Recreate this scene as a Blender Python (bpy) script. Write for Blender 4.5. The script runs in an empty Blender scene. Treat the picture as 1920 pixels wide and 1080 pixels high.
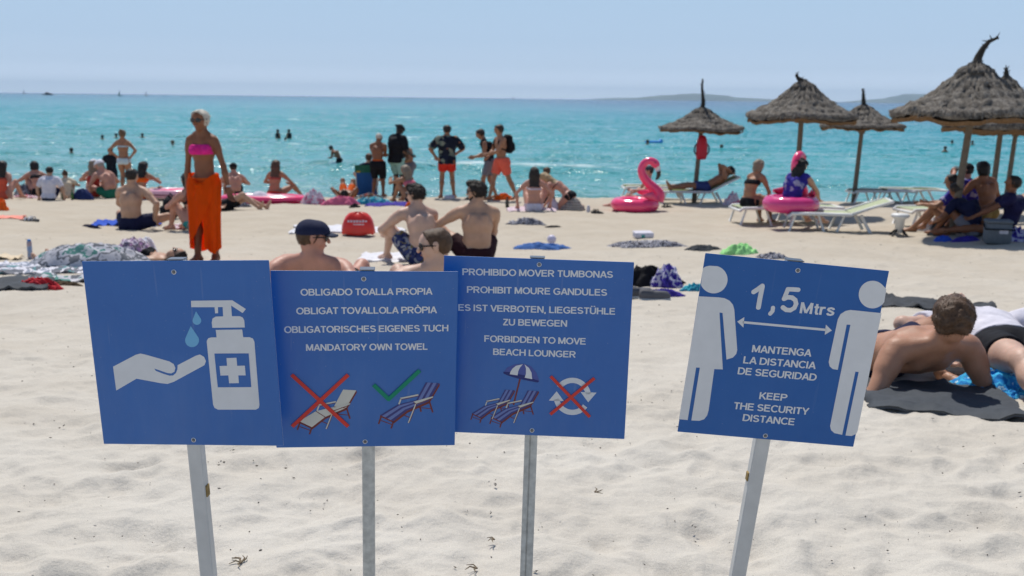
import bpy, math, random
import numpy as np
from mathutils import Vector, Matrix

# ------------------------------------------------------------------ camera, sky, sun, exposure
SC = bpy.context.scene
COL = SC.collection
CAM_H = 2.85                       # eye height above the sea; the beach slopes up to the photographer
FPX = 35 / 36 * 1920
PITCH = math.atan(355.5 / FPX)
ROLL = 0.0115
cf = np.array([0, math.cos(PITCH), -math.sin(PITCH)])
_u = np.array([0, math.sin(PITCH), math.cos(PITCH)]); _r = np.array([1.0, 0, 0])
cr = math.cos(ROLL) * _r + math.sin(ROLL) * _u
cu = -math.sin(ROLL) * _r + math.cos(ROLL) * _u
cam = bpy.data.cameras.new('camera'); cam.lens = 35; cam.sensor_width = 36
cam.clip_start = 0.05; cam.clip_end = 100000
cam.dof.use_dof = True; cam.dof.focus_distance = 2.18; cam.dof.aperture_fstop = 6.6
camo = bpy.data.objects.new('camera', cam); COL.objects.link(camo)
camo.matrix_world = Matrix(((cr[0], cu[0], -cf[0], 0), (cr[1], cu[1], -cf[1], 0), (cr[2], cu[2], -cf[2], CAM_H), (0, 0, 0, 1)))
SC.camera = camo

SUN_EL, SUN_AZ = math.radians(61), math.radians(-16)     # azimuth from +Y, negative = to the left
W = bpy.data.worlds.new('World'); SC.world = W; W.use_nodes = True
wn = W.node_tree.nodes; wl = W.node_tree.links
sky = wn.new('ShaderNodeTexSky'); sky.sky_type = 'NISHITA'; sky.sun_disc = False
sky.sun_elevation = SUN_EL; sky.sun_rotation = SUN_AZ; sky.air_density = 1.0; sky.dust_density = 0.6; sky.ozone_density = 2.5
wn['Background'].inputs[1].default_value = 0.1
# the Nishita sky is yellow at the very horizon; the clear sea air of the photo stays milky blue there
_tc = wn.new('ShaderNodeTexCoord'); _sp = wn.new('ShaderNodeSeparateXYZ'); wl.new(_tc.outputs['Generated'], _sp.inputs[0])
_rp = wn.new('ShaderNodeValToRGB'); _e = _rp.color_ramp.elements
_S = ((0.0, (8.9, 10.2, 12.1)), (0.014, (7.5, 8.8, 10.7)), (0.03, (5.6, 7.0, 8.85)), (0.055, (4.9, 6.45, 8.4)), (0.10, (4.5, 6.2, 8.2)), (0.18, (3.4, 5.4, 8.0)), (0.40, (2.0, 3.5, 6.4)))
while len(_e) < len(_S): _e.new(0.5)
for _i, (_p, _c) in enumerate(_S): _e[_i].position = _p
for _i, (_p, _c) in enumerate(_S): _e[_i].color = (*_c, 1)
wl.new(_sp.outputs[2], _rp.inputs[0])
_mr = wn.new('ShaderNodeMapRange'); _mr.inputs[1].default_value = 0.15; _mr.inputs[2].default_value = 0.5; wl.new(_sp.outputs[2], _mr.inputs[0])
_mx = wn.new('ShaderNodeMix'); _mx.data_type = 'RGBA'; wl.new(_mr.outputs[0], _mx.inputs[0]); wl.new(_rp.outputs[0], _mx.inputs[6]); wl.new(sky.outputs[0], _mx.inputs[7])
wl.new(_mx.outputs[2], wn['Background'].inputs[0])
sl = bpy.data.lights.new('sun', 'SUN'); sl.energy = 4.2; sl.angle = math.radians(0.53); sl.color = (1, 0.955, 0.885)
so = bpy.data.objects.new('sun', sl); COL.objects.link(so)
sdir = Vector((math.sin(SUN_AZ) * math.cos(SUN_EL), math.cos(SUN_AZ) * math.cos(SUN_EL), math.sin(SUN_EL)))
so.rotation_euler = sdir.to_track_quat('Z', 'Y').to_euler(); so.location = (0, 0, 30)
SC.view_settings.view_transform = 'Standard'; SC.view_settings.look = 'None'
SC.view_settings.exposure = 0.0; SC.view_settings.gamma = 1.0
SC.render.engine = 'CYCLES'
SC.cycles.use_denoising = True
SC.cycles.max_bounces = 6; SC.cycles.transparent_max_bounces = 6
SC.cycles.sample_clamp_indirect = 4.0; SC.cycles.caustics_reflective = False; SC.cycles.caustics_refractive = False

# ------------------------------------------------------------------ helpers
def lin(c):
    c = np.array(c, float) / 255
    return tuple(np.where(c <= 0.04045, c / 12.92, ((c + 0.055) / 1.055) ** 2.4))

def mesh(name, V, F, m, parent=None, smooth=False):
    """V (n,3), F array (k,4)/(k,3) or list of faces -> ONE linked mesh object"""
    me = bpy.data.meshes.new(name)
    V = np.asarray(V, np.float32).reshape(-1, 3)
    if isinstance(F, np.ndarray):
        k = F.shape[1]; n = len(F)
        me.vertices.add(len(V)); me.vertices.foreach_set('co', V.ravel())
        me.loops.add(n * k); me.loops.foreach_set('vertex_index', F.astype(np.int32).ravel())
        me.polygons.add(n)
        me.polygons.foreach_set('loop_start', np.arange(0, n * k, k, dtype=np.int32))
        me.polygons.foreach_set('loop_total', np.full(n, k, np.int32))
    else:
        me.from_pydata(V.tolist(), [], F)
    me.update(calc_edges=True); me.validate()
    if smooth: me.polygons.foreach_set('use_smooth', np.ones(len(me.polygons), bool))
    if m:
        for q in (m if isinstance(m, list) else [m]): me.materials.append(q)
    o = bpy.data.objects.new(name, me); COL.objects.link(o)
    if parent: o.parent = parent
    return o

def tag(o, label, cat, group=None, kind=None):
    if label: o['label'] = label
    if cat: o['category'] = cat
    if group: o['group'] = group
    if kind: o['kind'] = kind
    return o

def empty(name, loc=(0, 0, 0), rz=0):
    o = bpy.data.objects.new(name, None); COL.objects.link(o); o.empty_display_size = 0.1
    o.location = loc; o.rotation_euler = (0, 0, rz); return o

class MB:
    """collects tubes, boxes, lathes and quads into one mesh"""
    def __init__(s): s.V = []; s.F = []; s.n = 0
    def add(s, V, F):
        V = np.asarray(V, float).reshape(-1, 3); s.V.append(V); s.F += [[i + s.n for i in f] for f in F]; s.n += len(V); return s
    def grid(s, P, cu_=False, cv=False):
        a, b = P.shape[:2]; F = []
        for i in range(a - (0 if cu_ else 1)):
            for j in range(b - (0 if cv else 1)):
                F.append([i * b + j, i * b + (j + 1) % b, ((i + 1) % a) * b + (j + 1) % b, ((i + 1) % a) * b + j])
        return s.add(P, F)
    def tube(s, pts, rad, seg=10, caps=True, flat=1.0, side=None):
        pts = np.asarray(pts, float); n = len(pts)
        rad = np.broadcast_to(np.asarray(rad, float), (n,))
        T = np.gradient(pts, axis=0); T /= np.linalg.norm(T, axis=1)[:, None] + 1e-9
        ref = np.array(side if side is not None else ((0, 0, 1) if abs(T[0][2]) < 0.9 else (1, 0, 0)), float)
        P = np.zeros((n, seg, 3)); a = np.linspace(0, 2 * math.pi, seg, endpoint=False)
        for i in range(n):
            x = ref - T[i] * (ref @ T[i]); x /= np.linalg.norm(x) + 1e-9; y = np.cross(T[i], x); ref = x
            P[i] = pts[i] + rad[i] * (np.cos(a)[:, None] * x + flat * np.sin(a)[:, None] * y)
        base = s.n; s.grid(P, False, True)
        if caps: s.F.append([base + j for j in range(seg)]); s.F.append([base + (n - 1) * seg + j for j in reversed(range(seg))])
        return s
    def box(s, c, size, M=None, bevel=0.0):
        sx, sy, sz = np.asarray(size, float) / 2
        if bevel:
            b = bevel; V = []
            for X in (-1, 1):
                for Y in (-1, 1):
                    for Z in (-1, 1):
                        V += [(X * sx, Y * (sy - b), Z * (sz - b)), (X * (sx - b), Y * sy, Z * (sz - b)), (X * (sx - b), Y * (sy - b), Z * sz)]
            import bmesh
            bm = bmesh.new(); [bm.verts.new(v) for v in V]; bmesh.ops.convex_hull(bm, input=bm.verts)
            bm.verts.ensure_lookup_table(); bm.verts.index_update()
            V = np.array([v.co[:] for v in bm.verts]); F = [[v.index for v in f.verts] for f in bm.faces]; bm.free()
        else:
            V = np.array([(x, y, z) for x in (-sx, sx) for y in (-sy, sy) for z in (-sz, sz)])
            F = [[0, 1, 3, 2], [4, 6, 7, 5], [0, 4, 5, 1], [2, 3, 7, 6], [0, 2, 6, 4], [1, 5, 7, 3]]
        V = np.asarray(V, float)
        if M is not None: V = V @ np.asarray(M).T
        return s.add(V + np.asarray(c, float), F)
    def lathe(s, prof, seg=24, c=(0, 0, 0), sx=1, sy=1):
        a = np.linspace(0, 2 * math.pi, seg, endpoint=False); prof = np.asarray(prof, float)
        P = np.stack([prof[:, 0:1] * np.cos(a) * sx, prof[:, 0:1] * np.sin(a) * sy, np.repeat(prof[:, 1:2], seg, 1)], -1) + np.asarray(c, float)
        return s.grid(P, False, True)
    def build(s, name, m, parent=None, smooth=True): return mesh(name, np.concatenate(s.V), s.F, m, parent, smooth)

def rotz(a): return np.array([[math.cos(a), -math.sin(a), 0], [math.sin(a), math.cos(a), 0], [0, 0, 1]])
def rotx(a): return np.array([[1, 0, 0], [0, math.cos(a), -math.sin(a)], [0, math.sin(a), math.cos(a)]])
def roty(a): return np.array([[math.cos(a), 0, math.sin(a)], [0, 1, 0], [-math.sin(a), 0, math.cos(a)]])

_rs = np.random.RandomState(7); _perm = _rs.permutation(512); _grad = _rs.uniform(0, 2 * math.pi, 512)
def pnoise(x, y, seed=0):
    x = np.asarray(x, float); y = np.asarray(y, float)
    xi = np.floor(x).astype(int); yi = np.floor(y).astype(int); xf = x - xi; yf = y - yi
    def g(i, j, dx, dy):
        a = _grad[(_perm[(i + seed * 37) % 512] + j) % 512]; return np.cos(a) * dx + np.sin(a) * dy
    u = xf ** 3 * (xf * (xf * 6 - 15) + 10); v = yf ** 3 * (yf * (yf * 6 - 15) + 10)
    n0 = g(xi, yi, xf, yf) * (1 - u) + g(xi + 1, yi, xf - 1, yf) * u
    n1 = g(xi, yi + 1, xf, yf - 1) * (1 - u) + g(xi + 1, yi + 1, xf - 1, yf - 1) * u
    return (n0 * (1 - v) + n1 * v) * 1.5
def fbm(x, y, oct=4, seed=0):
    r = 0; a = 1
    for i in range(oct): r = r + a * pnoise(x * 2 ** i, y * 2 ** i, seed + i); a *= 0.5
    return r
def sstep(a, b, x):
    t = np.clip((x - a) / (b - a), 0, 1); return t * t * (3 - 2 * t)

# ------------------------------------------------------------------ materials
def nodes(name):
    m = bpy.data.materials.new(name); m.use_nodes = True
    n = m.node_tree.nodes; return m, n, m.node_tree.links, n['Principled BSDF']
def ramp(n, stops, interp='LINEAR'):
    r = n.new('ShaderNodeValToRGB'); cr_ = r.color_ramp; cr_.interpolation = interp
    while len(cr_.elements) < len(stops): cr_.elements.new(0.5)
    for e, (p, c) in zip(cr_.elements, stops): e.position = p; e.color = (*c, 1)
    return r
def tnoise(n, l, coord, scale, detail=4, rough=0.55, mapscale=None):
    if mapscale:
        mp = n.new('ShaderNodeMapping'); mp.inputs['Scale'].default_value = mapscale; l.new(coord, mp.inputs[0]); coord = mp.outputs[0]
    t = n.new('ShaderNodeTexNoise'); t.inputs['Scale'].default_value = scale; t.inputs['Detail'].default_value = detail
    t.inputs['Roughness'].default_value = rough; l.new(coord, t.inputs['Vector']); return t
def bump(n, l, h, dist, strength, bs, prev=None):
    b = n.new('ShaderNodeBump'); b.inputs['Distance'].default_value = dist; b.inputs['Strength'].default_value = strength
    l.new(h, b.inputs['Height'])
    if prev: l.new(prev.outputs[0], b.inputs['Normal'])
    if bs: l.new(b.outputs[0], bs.inputs['Normal'])
    return b
_MC = {}
def mat(name, col, rough=0.6, var=0.15, scale=18, spec=0.3, bmp=0.0, bscale=60, trans=0.0, sss=0.0, cols=None, pscale=14, pat='noise', metal=0.0, coat=0.0):
    """general surface: base colour with blotchy variation; cols = colours of a printed or mixed pattern"""
    if name in _MC: return _MC[name]
    m, n, l, bs = nodes(name); _MC[name] = m
    tc = n.new('ShaderNodeTexCoord'); co = tc.outputs['Object']
    if cols:
        if pat == 'voronoi':
            t = n.new('ShaderNodeTexVoronoi'); t.inputs['Scale'].default_value = pscale
            w = tnoise(n, l, co, pscale * .6, 3); mx = n.new('ShaderNodeMix'); mx.data_type = 'VECTOR'; mx.inputs[0].default_value = 0.12
            l.new(co, mx.inputs[4]); l.new(w.outputs['Color'], mx.inputs[5]); l.new(mx.outputs[1], t.inputs['Vector'])
            sep = n.new('ShaderNodeSeparateColor'); l.new(t.outputs['Color'], sep.inputs[0]); fac = sep.outputs[0]
        elif pat in ('stripex', 'stripey', 'stripez'):
            t = n.new('ShaderNodeTexWave'); t.wave_type = 'BANDS'; t.bands_direction = pat[-1].upper(); t.inputs['Scale'].default_value = pscale
            t.inputs['Distortion'].default_value = 0.6; l.new(co, t.inputs['Vector']); fac = t.outputs['Fac']
        else:
            t = tnoise(n, l, co, pscale, 3); mr = n.new('ShaderNodeMapRange'); mr.inputs[1].default_value = 0.3; mr.inputs[2].default_value = 0.7
            l.new(t.outputs['Fac'], mr.inputs[0]); fac = mr.outputs[0]
        k = len(cols); r = ramp(n, [(i / k, c) for i, c in enumerate(cols)], 'CONSTANT'); l.new(fac, r.inputs[0]); base = r.outputs[0]
    else:
        rgb = n.new('ShaderNodeRGB'); rgb.outputs[0].default_value = (*col, 1); base = rgb.outputs[0]
    t = tnoise(n, l, co, scale, 5)
    mr = n.new('ShaderNodeMapRange'); mr.inputs[1].default_value = 0.25; mr.inputs[2].default_value = 0.75
    mr.inputs[3].default_value = 1 - var; mr.inputs[4].default_value = 1 + var; l.new(t.outputs['Fac'], mr.inputs[0])
    mul = n.new('ShaderNodeVectorMath'); mul.operation = 'MULTIPLY'; l.new(base, mul.inputs[0])
    cmb = n.new('ShaderNodeCombineXYZ'); [l.new(mr.outputs[0], cmb.inputs[i]) for i in range(3)]; l.new(cmb.outputs[0], mul.inputs[1])
    l.new(mul.outputs[0], bs.inputs['Base Color'])
    bs.inputs['Roughness'].default_value = rough; bs.inputs['Specular IOR Level'].default_value = spec; bs.inputs['Metallic'].default_value = metal
    if coat: bs.inputs['Coat Weight'].default_value = coat; bs.inputs['Coat Roughness'].default_value = 0.08
    if sss:
        bs.inputs['Subsurface Weight'].default_value = sss; bs.inputs['Subsurface Radius'].default_value = (1, .35, .2); bs.inputs['Subsurface Scale'].default_value = 0.012
    if bmp:
        tb = tnoise(n, l, co, bscale, 4); bump(n, l, tb.outputs['Fac'], bmp, 0.7, bs)
    if trans:
        tr = n.new('ShaderNodeBsdfTranslucent'); l.new(mul.outputs[0], tr.inputs[0]); mx = n.new('ShaderNodeMixShader'); mx.inputs[0].default_value = trans
        l.new(bs.outputs[0], mx.inputs[1]); l.new(tr.outputs[0], mx.inputs[2]); l.new(mx.outputs[0], n['Material Output'].inputs[0])
    return m

# ------------------------------------------------------------------ the beach: heights, rays
_hy = np.array([-30, 0, 2.3, 4.2, 6.5, 11, 16, 21, 25, 26, 29, 45, 90.]); _hh = np.array([0.4, 1.04, 1.20, 1.31, 1.51, 1.85, 2.1, 2.32, 2.49, 2.56, 3.02, 4.6, 8])
def _pchip(x, X, Y):
    h = np.diff(X); d = np.diff(Y) / h; m = np.zeros_like(Y); m[1:-1] = np.where(d[1:] * d[:-1] > 0, 2 * d[1:] * d[:-1] / (d[1:] + d[:-1]), 0); m[0] = d[0]; m[-1] = d[-1]
    i = np.clip(np.searchsorted(X, x) - 1, 0, len(h) - 1); t = (x - X[i]) / h[i]
    return (2 * t**3 - 3 * t**2 + 1) * Y[i] + (t**3 - 2 * t**2 + t) * h[i] * m[i] + (-2 * t**3 + 3 * t**2) * Y[i + 1] + (t**3 - t**2) * h[i] * m[i + 1]
def gz(x, y):
    x = np.asarray(x, float); y = np.asarray(y, float)
    b = CAM_H - _pchip(np.clip(y, -30, 90), _hy, _hh)
    rid = 1 - np.sqrt(pnoise(x * 2.6 + 9, y * 2.6, 3) ** 2 + 0.012)
    return b + 0.026 * fbm(x * 1.1, y * 1.1, 3, 1) + 0.0125 * (rid - .75) * sstep(30, 24, y) + 0.05 * fbm(x * .25, y * .25, 2, 5)
def ray(px, py):
    d = cf + cr * (px - 960) / FPX - cu * (py - 540) / FPX; return d / d[1]
def at(px, D):
    """ground point at distance D in the picture column px"""
    d = ray(px, 400); x = d[0] * D
    for _ in range(6):
        z = float(gz(x, D)); v = np.array([x, D, z - CAM_H]); sx = 960 + FPX * (v @ cr) / (v @ cf); x += (px - sx) * D / FPX
    return np.array([x, D, float(gz(x, D))])
def G(px, py):
    d = ray(px, py); ys = np.linspace(1.5, 60, 4000); zs = CAM_H + d[2] * ys - gz(d[0] * ys, ys)
    i = int(np.argmax(zs < 0)); y = ys[i]; x = d[0] * y
    return np.array([x, y, float(gz(x, y))])
def PT(px, py, D): d = ray(px, py); return np.array([d[0] * D, D, CAM_H + d[2] * D])
# ------------------------------------------------------------------ sand
def build_sand():
    ys = np.concatenate([np.linspace(-14, 1.4, 40)[:-1], 1.4 * np.exp(np.linspace(0, math.log(30 / 1.4), 900)), np.linspace(30, 60, 16)[1:]])
    uc = np.linspace(-0.72, 0.72, 900); uo = 0.72 + np.cumsum(np.linspace(.004, .5, 60))
    us = np.concatenate([-uo[::-1], uc, uo])
    Wd = np.maximum(ys, 2.2)
    X = us[None, :] * Wd[:, None]; Y = np.repeat(ys[:, None], len(us), 1)
    Z = gz(X, Y)
    fade = sstep(27, 20, Y)
    Z += (0.0042 * fbm(X * 5, Y * 5, 3, 11) + 0.0022 * fbm(X * 17, Y * 17, 3, 15)) * fade
    # footprints and scuffs: shallow pits with a pushed-up rim
    R = np.random.RandomState(3); dz = np.zeros_like(Z)
    for i in range(4200):
        y = 1.5 * math.exp(R.rand() * math.log(24 / 1.5)); x = R.uniform(-.75, .75) * max(y, 2.2)
        ln = R.uniform(.07, .17); wd = ln * R.uniform(.4, .8); an = R.uniform(0, math.pi); dp = R.uniform(.0025, .0065)
        i0, i1 = np.searchsorted(ys, [y - .5, y + .5]); j0, j1 = np.searchsorted(us, [(x - .5) / max(y, 2.2), (x + .5) / max(y, 2.2)])
        sx = X[i0:i1, j0:j1] - x; sy = Y[i0:i1, j0:j1] - y
        a = (sx * math.cos(an) + sy * math.sin(an)) / ln; b = (-sx * math.sin(an) + sy * math.cos(an)) / wd
        q = np.sqrt(a * a + b * b)
        dz[i0:i1, j0:j1] += dp * (-np.exp(-q ** 4 * 1.2) + .5 * np.exp(-((q - 1.35) / .35) ** 2))
    Z += np.clip(dz, -.04, .03)
    n, k = X.shape; idx = np.arange(n * k).reshape(n, k)
    F = np.stack([idx[:-1, :-1], idx[:-1, 1:], idx[1:, 1:], idx[1:, :-1]], -1).reshape(-1, 4)
    m, nd, l, bs = nodes('beach_sand'); tc = nd.new('ShaderNodeTexCoord'); co = tc.outputs['Object']
    t = tnoise(nd, l, co, 1.3, 6, .6); r = ramp(nd, [(.3, (.515, .472, .405)), (.7, (.575, .54, .478))]); l.new(t.outputs['Fac'], r.inputs[0])
    t2 = tnoise(nd, l, co, 420, 2, .6); r2 = ramp(nd, [(.3, (.80, .80, .80)), (.62, (1.06, 1.06, 1.06))]); l.new(t2.outputs['Fac'], r2.inputs[0])
    # dry powder up the beach, firmer and more beige towards the water
    sy_ = nd.new('ShaderNodeSeparateXYZ'); l.new(co, sy_.inputs[0]); my = nd.new('ShaderNodeMapRange'); my.inputs[1].default_value = 3; my.inputs[2].default_value = 16; l.new(sy_.outputs[1], my.inputs[0])
    rb = ramp(nd, [(0, (1, 1, 1)), (1, (.89, .84, .77))]); l.new(my.outputs[0], rb.inputs[0]); m0 = nd.new('ShaderNodeVectorMath'); m0.operation = 'MULTIPLY'; l.new(r.outputs[0], m0.inputs[0]); l.new(rb.outputs[0], m0.inputs[1])
    mul = nd.new('ShaderNodeVectorMath'); mul.operation = 'MULTIPLY'; l.new(m0.outputs[0], mul.inputs[0]); l.new(r2.outputs[0], mul.inputs[1])
    # wet sand by the waterline
    sp = nd.new('ShaderNodeSeparateXYZ'); l.new(co, sp.inputs[0]); wt = nd.new('ShaderNodeMapRange'); wt.inputs[1].default_value = .05; wt.inputs[2].default_value = .2
    wt.inputs[3].default_value = .5; wt.inputs[4].default_value = 1; l.new(sp.outputs[2], wt.inputs[0])
    mul2 = nd.new('ShaderNodeVectorMath'); mul2.operation = 'SCALE'; l.new(mul.outputs[0], mul2.inputs[0]); l.new(wt.outputs[0], mul2.inputs['Scale'])
    l.new(mul2.outputs[0], bs.inputs['Base Color']); bs.inputs['Roughness'].default_value = .95; bs.inputs['Specular IOR Level'].default_value = .1
    b1 = bump(nd, l, tnoise(nd, l, co, 45, 5, .65).outputs['Fac'], .012, .55, None); bump(nd, l, t2.outputs['Fac'], .0012, .6, bs, b1)
    o = mesh('sand', np.stack([X, Y, Z], -1), F, m, None, True); o['kind'] = 'structure'; tag(o, 'pale trampled beach sand sloping down to the sea', 'sand')
build_sand()

# ------------------------------------------------------------------ sea
def wave_z(x, y):
    f = sstep(27, 36, y) * sstep(400, 60, y)
    ph = y * 0.62 + 1.6 * fbm(x * .035, y * .05, 2, 21)
    w = .10 * np.sin(ph) * (0.6 + 0.8 * pnoise(x * .06, y * .08, 25)) + .035 * np.sin(y * 1.7 + x * .35 + 2 * pnoise(x * .2, y * .2, 27)) + .03 * fbm(x * .5, y * .9, 3, 29)
    br = np.exp(-((y - 40.5 - 2.2 * pnoise(x * .12, 3, 31)) / 1.3) ** 2) * (0.05 + .26 * sstep(-7, -1, x) * sstep(7, 1, x) * (.7 + 1.0 * pnoise(x * .5, 7, 35)))
    return w * f + br + .012 * fbm(x * 1.2, y * 2, 2, 33) * (1 - f) * sstep(300, 60, y)
def build_sea():
    ys = np.concatenate([24 * np.exp(np.linspace(0, math.log(260 / 24), 520)), 260 * np.exp(np.linspace(0, math.log(14000 / 260), 50))[1:]])
    us = np.concatenate([-np.geomspace(2.2, .75, 24)[:-1], np.linspace(-.72, .72, 460), np.geomspace(.75, 2.2, 24)[1:]])
    X = us[None, :] * ys[:, None]; Y = np.repeat(ys[:, None], len(us), 1); Z = wave_z(X, Y)
    n, k = X.shape; idx = np.arange(n * k).reshape(n, k)
    F = np.stack([idx[:-1, :-1], idx[:-1, 1:], idx[1:, 1:], idx[1:, :-1]], -1).reshape(-1, 4)
    m, nd, l, bs = nodes('sea_water'); tc = nd.new('ShaderNodeTexCoord'); co = tc.outputs['Object']
    sp = nd.new('ShaderNodeSeparateXYZ'); l.new(co, sp.inputs[0])
    # water colour follows the depth of the bay: sandy shallows, turquoise, then blue
    lg = nd.new('ShaderNodeMath'); lg.operation = 'LOGARITHM'; l.new(sp.outputs[1], lg.inputs[0]); lg.inputs[1].default_value = 10
    nz = tnoise(nd, l, co, 1, 3, .5, (.012, .04, 1)); ad = nd.new('ShaderNodeMath'); ad.operation = 'MULTIPLY_ADD'; l.new(nz.outputs['Fac'], ad.inputs[0]); ad.inputs[1].default_value = .5; l.new(lg.outputs[0], ad.inputs[2])
    # bluer to the right: the sun's glitter at left is put into the colour
    xr = nd.new('ShaderNodeMapRange'); xr.inputs[1].default_value = -25; xr.inputs[2].default_value = 70; xr.inputs[3].default_value = 0; xr.inputs[4].default_value = .5; l.new(sp.outputs[0], xr.inputs[0]); ad2 = nd.new('ShaderNodeMath'); ad2.operation = 'ADD'; l.new(ad.outputs[0], ad2.inputs[0]); l.new(xr.outputs[0], ad2.inputs[1])
    mr = nd.new('ShaderNodeMapRange'); mr.inputs[1].default_value = 1.70; mr.inputs[2].default_value = 3.9; l.new(ad2.outputs[0], mr.inputs[0])
    r = ramp(nd, [(0, (.165, .33, .32)), (.14, (.085, .325, .335)), (.26, (.035, .30, .33)), (.46, (.010, .25, .305)), (.62, (.004, .18, .27)), (.85, (.004, .11, .225)), (1, (.004, .08, .19))])
    l.new(mr.outputs[0], r.inputs[0])
    # foam: streaks of broken crests
    fn = tnoise(nd, l, co, 1, 5, .65, (.35, 1.5, 1)); wv = tnoise(nd, l, co, 1, 2, .5, (.05, .22, 1))
    mm = nd.new('ShaderNodeMath'); mm.operation = 'MULTIPLY'; l.new(fn.outputs['Fac'], mm.inputs[0]); l.new(wv.outputs['Fac'], mm.inputs[1])
    rf = ramp(nd, [(.375, (0, 0, 0)), (.44, (.75, .75, .75))]); l.new(mm.outputs[0], rf.inputs[0])
    # the breaking line itself is foamy where the surface stands up
    zf = nd.new('ShaderNodeMapRange'); zf.inputs[1].default_value = .17; zf.inputs[2].default_value = .30; l.new(sp.outputs[2], zf.inputs[0])
    f2 = nd.new('ShaderNodeMath'); f2.operation = 'MULTIPLY'; l.new(zf.outputs[0], f2.inputs[0]); rr = ramp(nd, [(.38, (.2, .2, .2)), (.55, (1, 1, 1))]); l.new(fn.outputs['Fac'], rr.inputs[0]); l.new(rr.outputs[0], f2.inputs[1])
    mxf = nd.new('ShaderNodeMath'); mxf.operation = 'MAXIMUM'; l.new(rf.outputs[0], mxf.inputs[0]); l.new(f2.outputs[0], mxf.inputs[1])
    mx = nd.new('ShaderNodeMix'); mx.data_type = 'RGBA'; l.new(mxf.outputs[0], mx.inputs[0]); l.new(r.outputs[0], mx.inputs[6]); mx.inputs[7].default_value = (.8, .84, .84, 1)
    l.new(mx.outputs[2], bs.inputs['Base Color'])
    bs.inputs['Roughness'].default_value = .09; bs.inputs['IOR'].default_value = 1.33; bs.inputs['Specular IOR Level'].default_value = .18
    rg = nd.new('ShaderNodeMath'); rg.operation = 'MULTIPLY_ADD'; l.new(mxf.outputs[0], rg.inputs[0]); rg.inputs[1].default_value = .5; rg.inputs[2].default_value = .13; l.new(rg.outputs[0], bs.inputs['Roughness'])
    # facets of the small waves: tilt the surface directly, in patches of rougher and calmer water
    def tilt(ms, amp):
        t = tnoise(nd, l, co, 1, 3, .6, ms); v = nd.new('ShaderNodeVectorMath'); v.operation = 'SUBTRACT'; l.new(t.outputs['Color'], v.inputs[0]); v.inputs[1].default_value = (.5, .5, .5)
        q = nd.new('ShaderNodeVectorMath'); q.operation = 'MULTIPLY'; l.new(v.outputs[0], q.inputs[0]); q.inputs[1].default_value = (amp * .7, amp, 0); return q
    q1 = tilt((.8, 1.7, 1), 2.3); q2 = tilt((3.2, 5.5, 1), 4.2); sm = nd.new('ShaderNodeVectorMath'); sm.operation = 'ADD'; l.new(q1.outputs[0], sm.inputs[0]); l.new(q2.outputs[0], sm.inputs[1])
    pt = tnoise(nd, l, co, 1, 3, .6, (.09, .16, 1)); pr = nd.new('ShaderNodeMapRange'); pr.inputs[1].default_value = .38; pr.inputs[2].default_value = .66; pr.inputs[3].default_value = .40; pr.inputs[4].default_value = 1.5; l.new(pt.outputs['Fac'], pr.inputs[0])
    sc_ = nd.new('ShaderNodeVectorMath'); sc_.operation = 'SCALE'; l.new(sm.outputs[0], sc_.inputs[0]); l.new(pr.outputs[0], sc_.inputs['Scale'])
    ge = nd.new('ShaderNodeNewGeometry'); an = nd.new('ShaderNodeVectorMath'); an.operation = 'ADD'; l.new(ge.outputs['Normal'], an.inputs[0]); l.new(sc_.outputs[0], an.inputs[1])
    nn_ = nd.new('ShaderNodeVectorMath'); nn_.operation = 'NORMALIZE'; l.new(an.outputs[0], nn_.inputs[0]); l.new(nn_.outputs[0], bs.inputs['Normal'])
    o = mesh('sea', np.stack([X, Y, Z], -1), F, m, None, True); o['kind'] = 'structure'; tag(o, 'turquoise sea with small waves and sun glints', 'sea')
build_sea()

def build_hills():
    m = mat('far_hill_scrub', (.12, .14, .10), .9, .3, .004)
    for nm, lab, pts, D in (('hills', 'long low hazy headland on the horizon', [(1090, 0), (1130, 3), (1180, 4), (1230, 9), (1290, 13), (1330, 12), (1370, 7), (1420, 5), (1500, 3), (1560, 1), (1575, 0)], 11500),
                            ('hills', 'hazy hill rising at the far end of the bay', [(1565, 0), (1590, 4), (1640, 8), (1680, 17), (1715, 17), (1760, 12), (1820, 9), (1900, 7), (2000, 3), (2050, 0)], 11800)):
        P = []
        for i, (px, hp) in enumerate(pts):
            for px2 in ([px] if i == len(pts) - 1 else np.linspace(px, pts[i + 1][0], 6)[:-1]):
                hpi = np.interp(px2, [p[0] for p in pts], [p[1] for p in pts]); x = (px2 - 960) / FPX * D
                h = hpi / FPX * D * (1 + .12 * float(pnoise(px2 * .05, 2, 41)))
                P.append([(x, D - 250, -4), (x, D - 120, h * .6), (x, D, h), (x, D + 200, h * .5), (x, D + 320, -4)])
        o = MB().grid(np.array(P)).build(nm, m); o['kind'] = 'structure'; tag(o, lab, 'hill')
build_hills()

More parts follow.
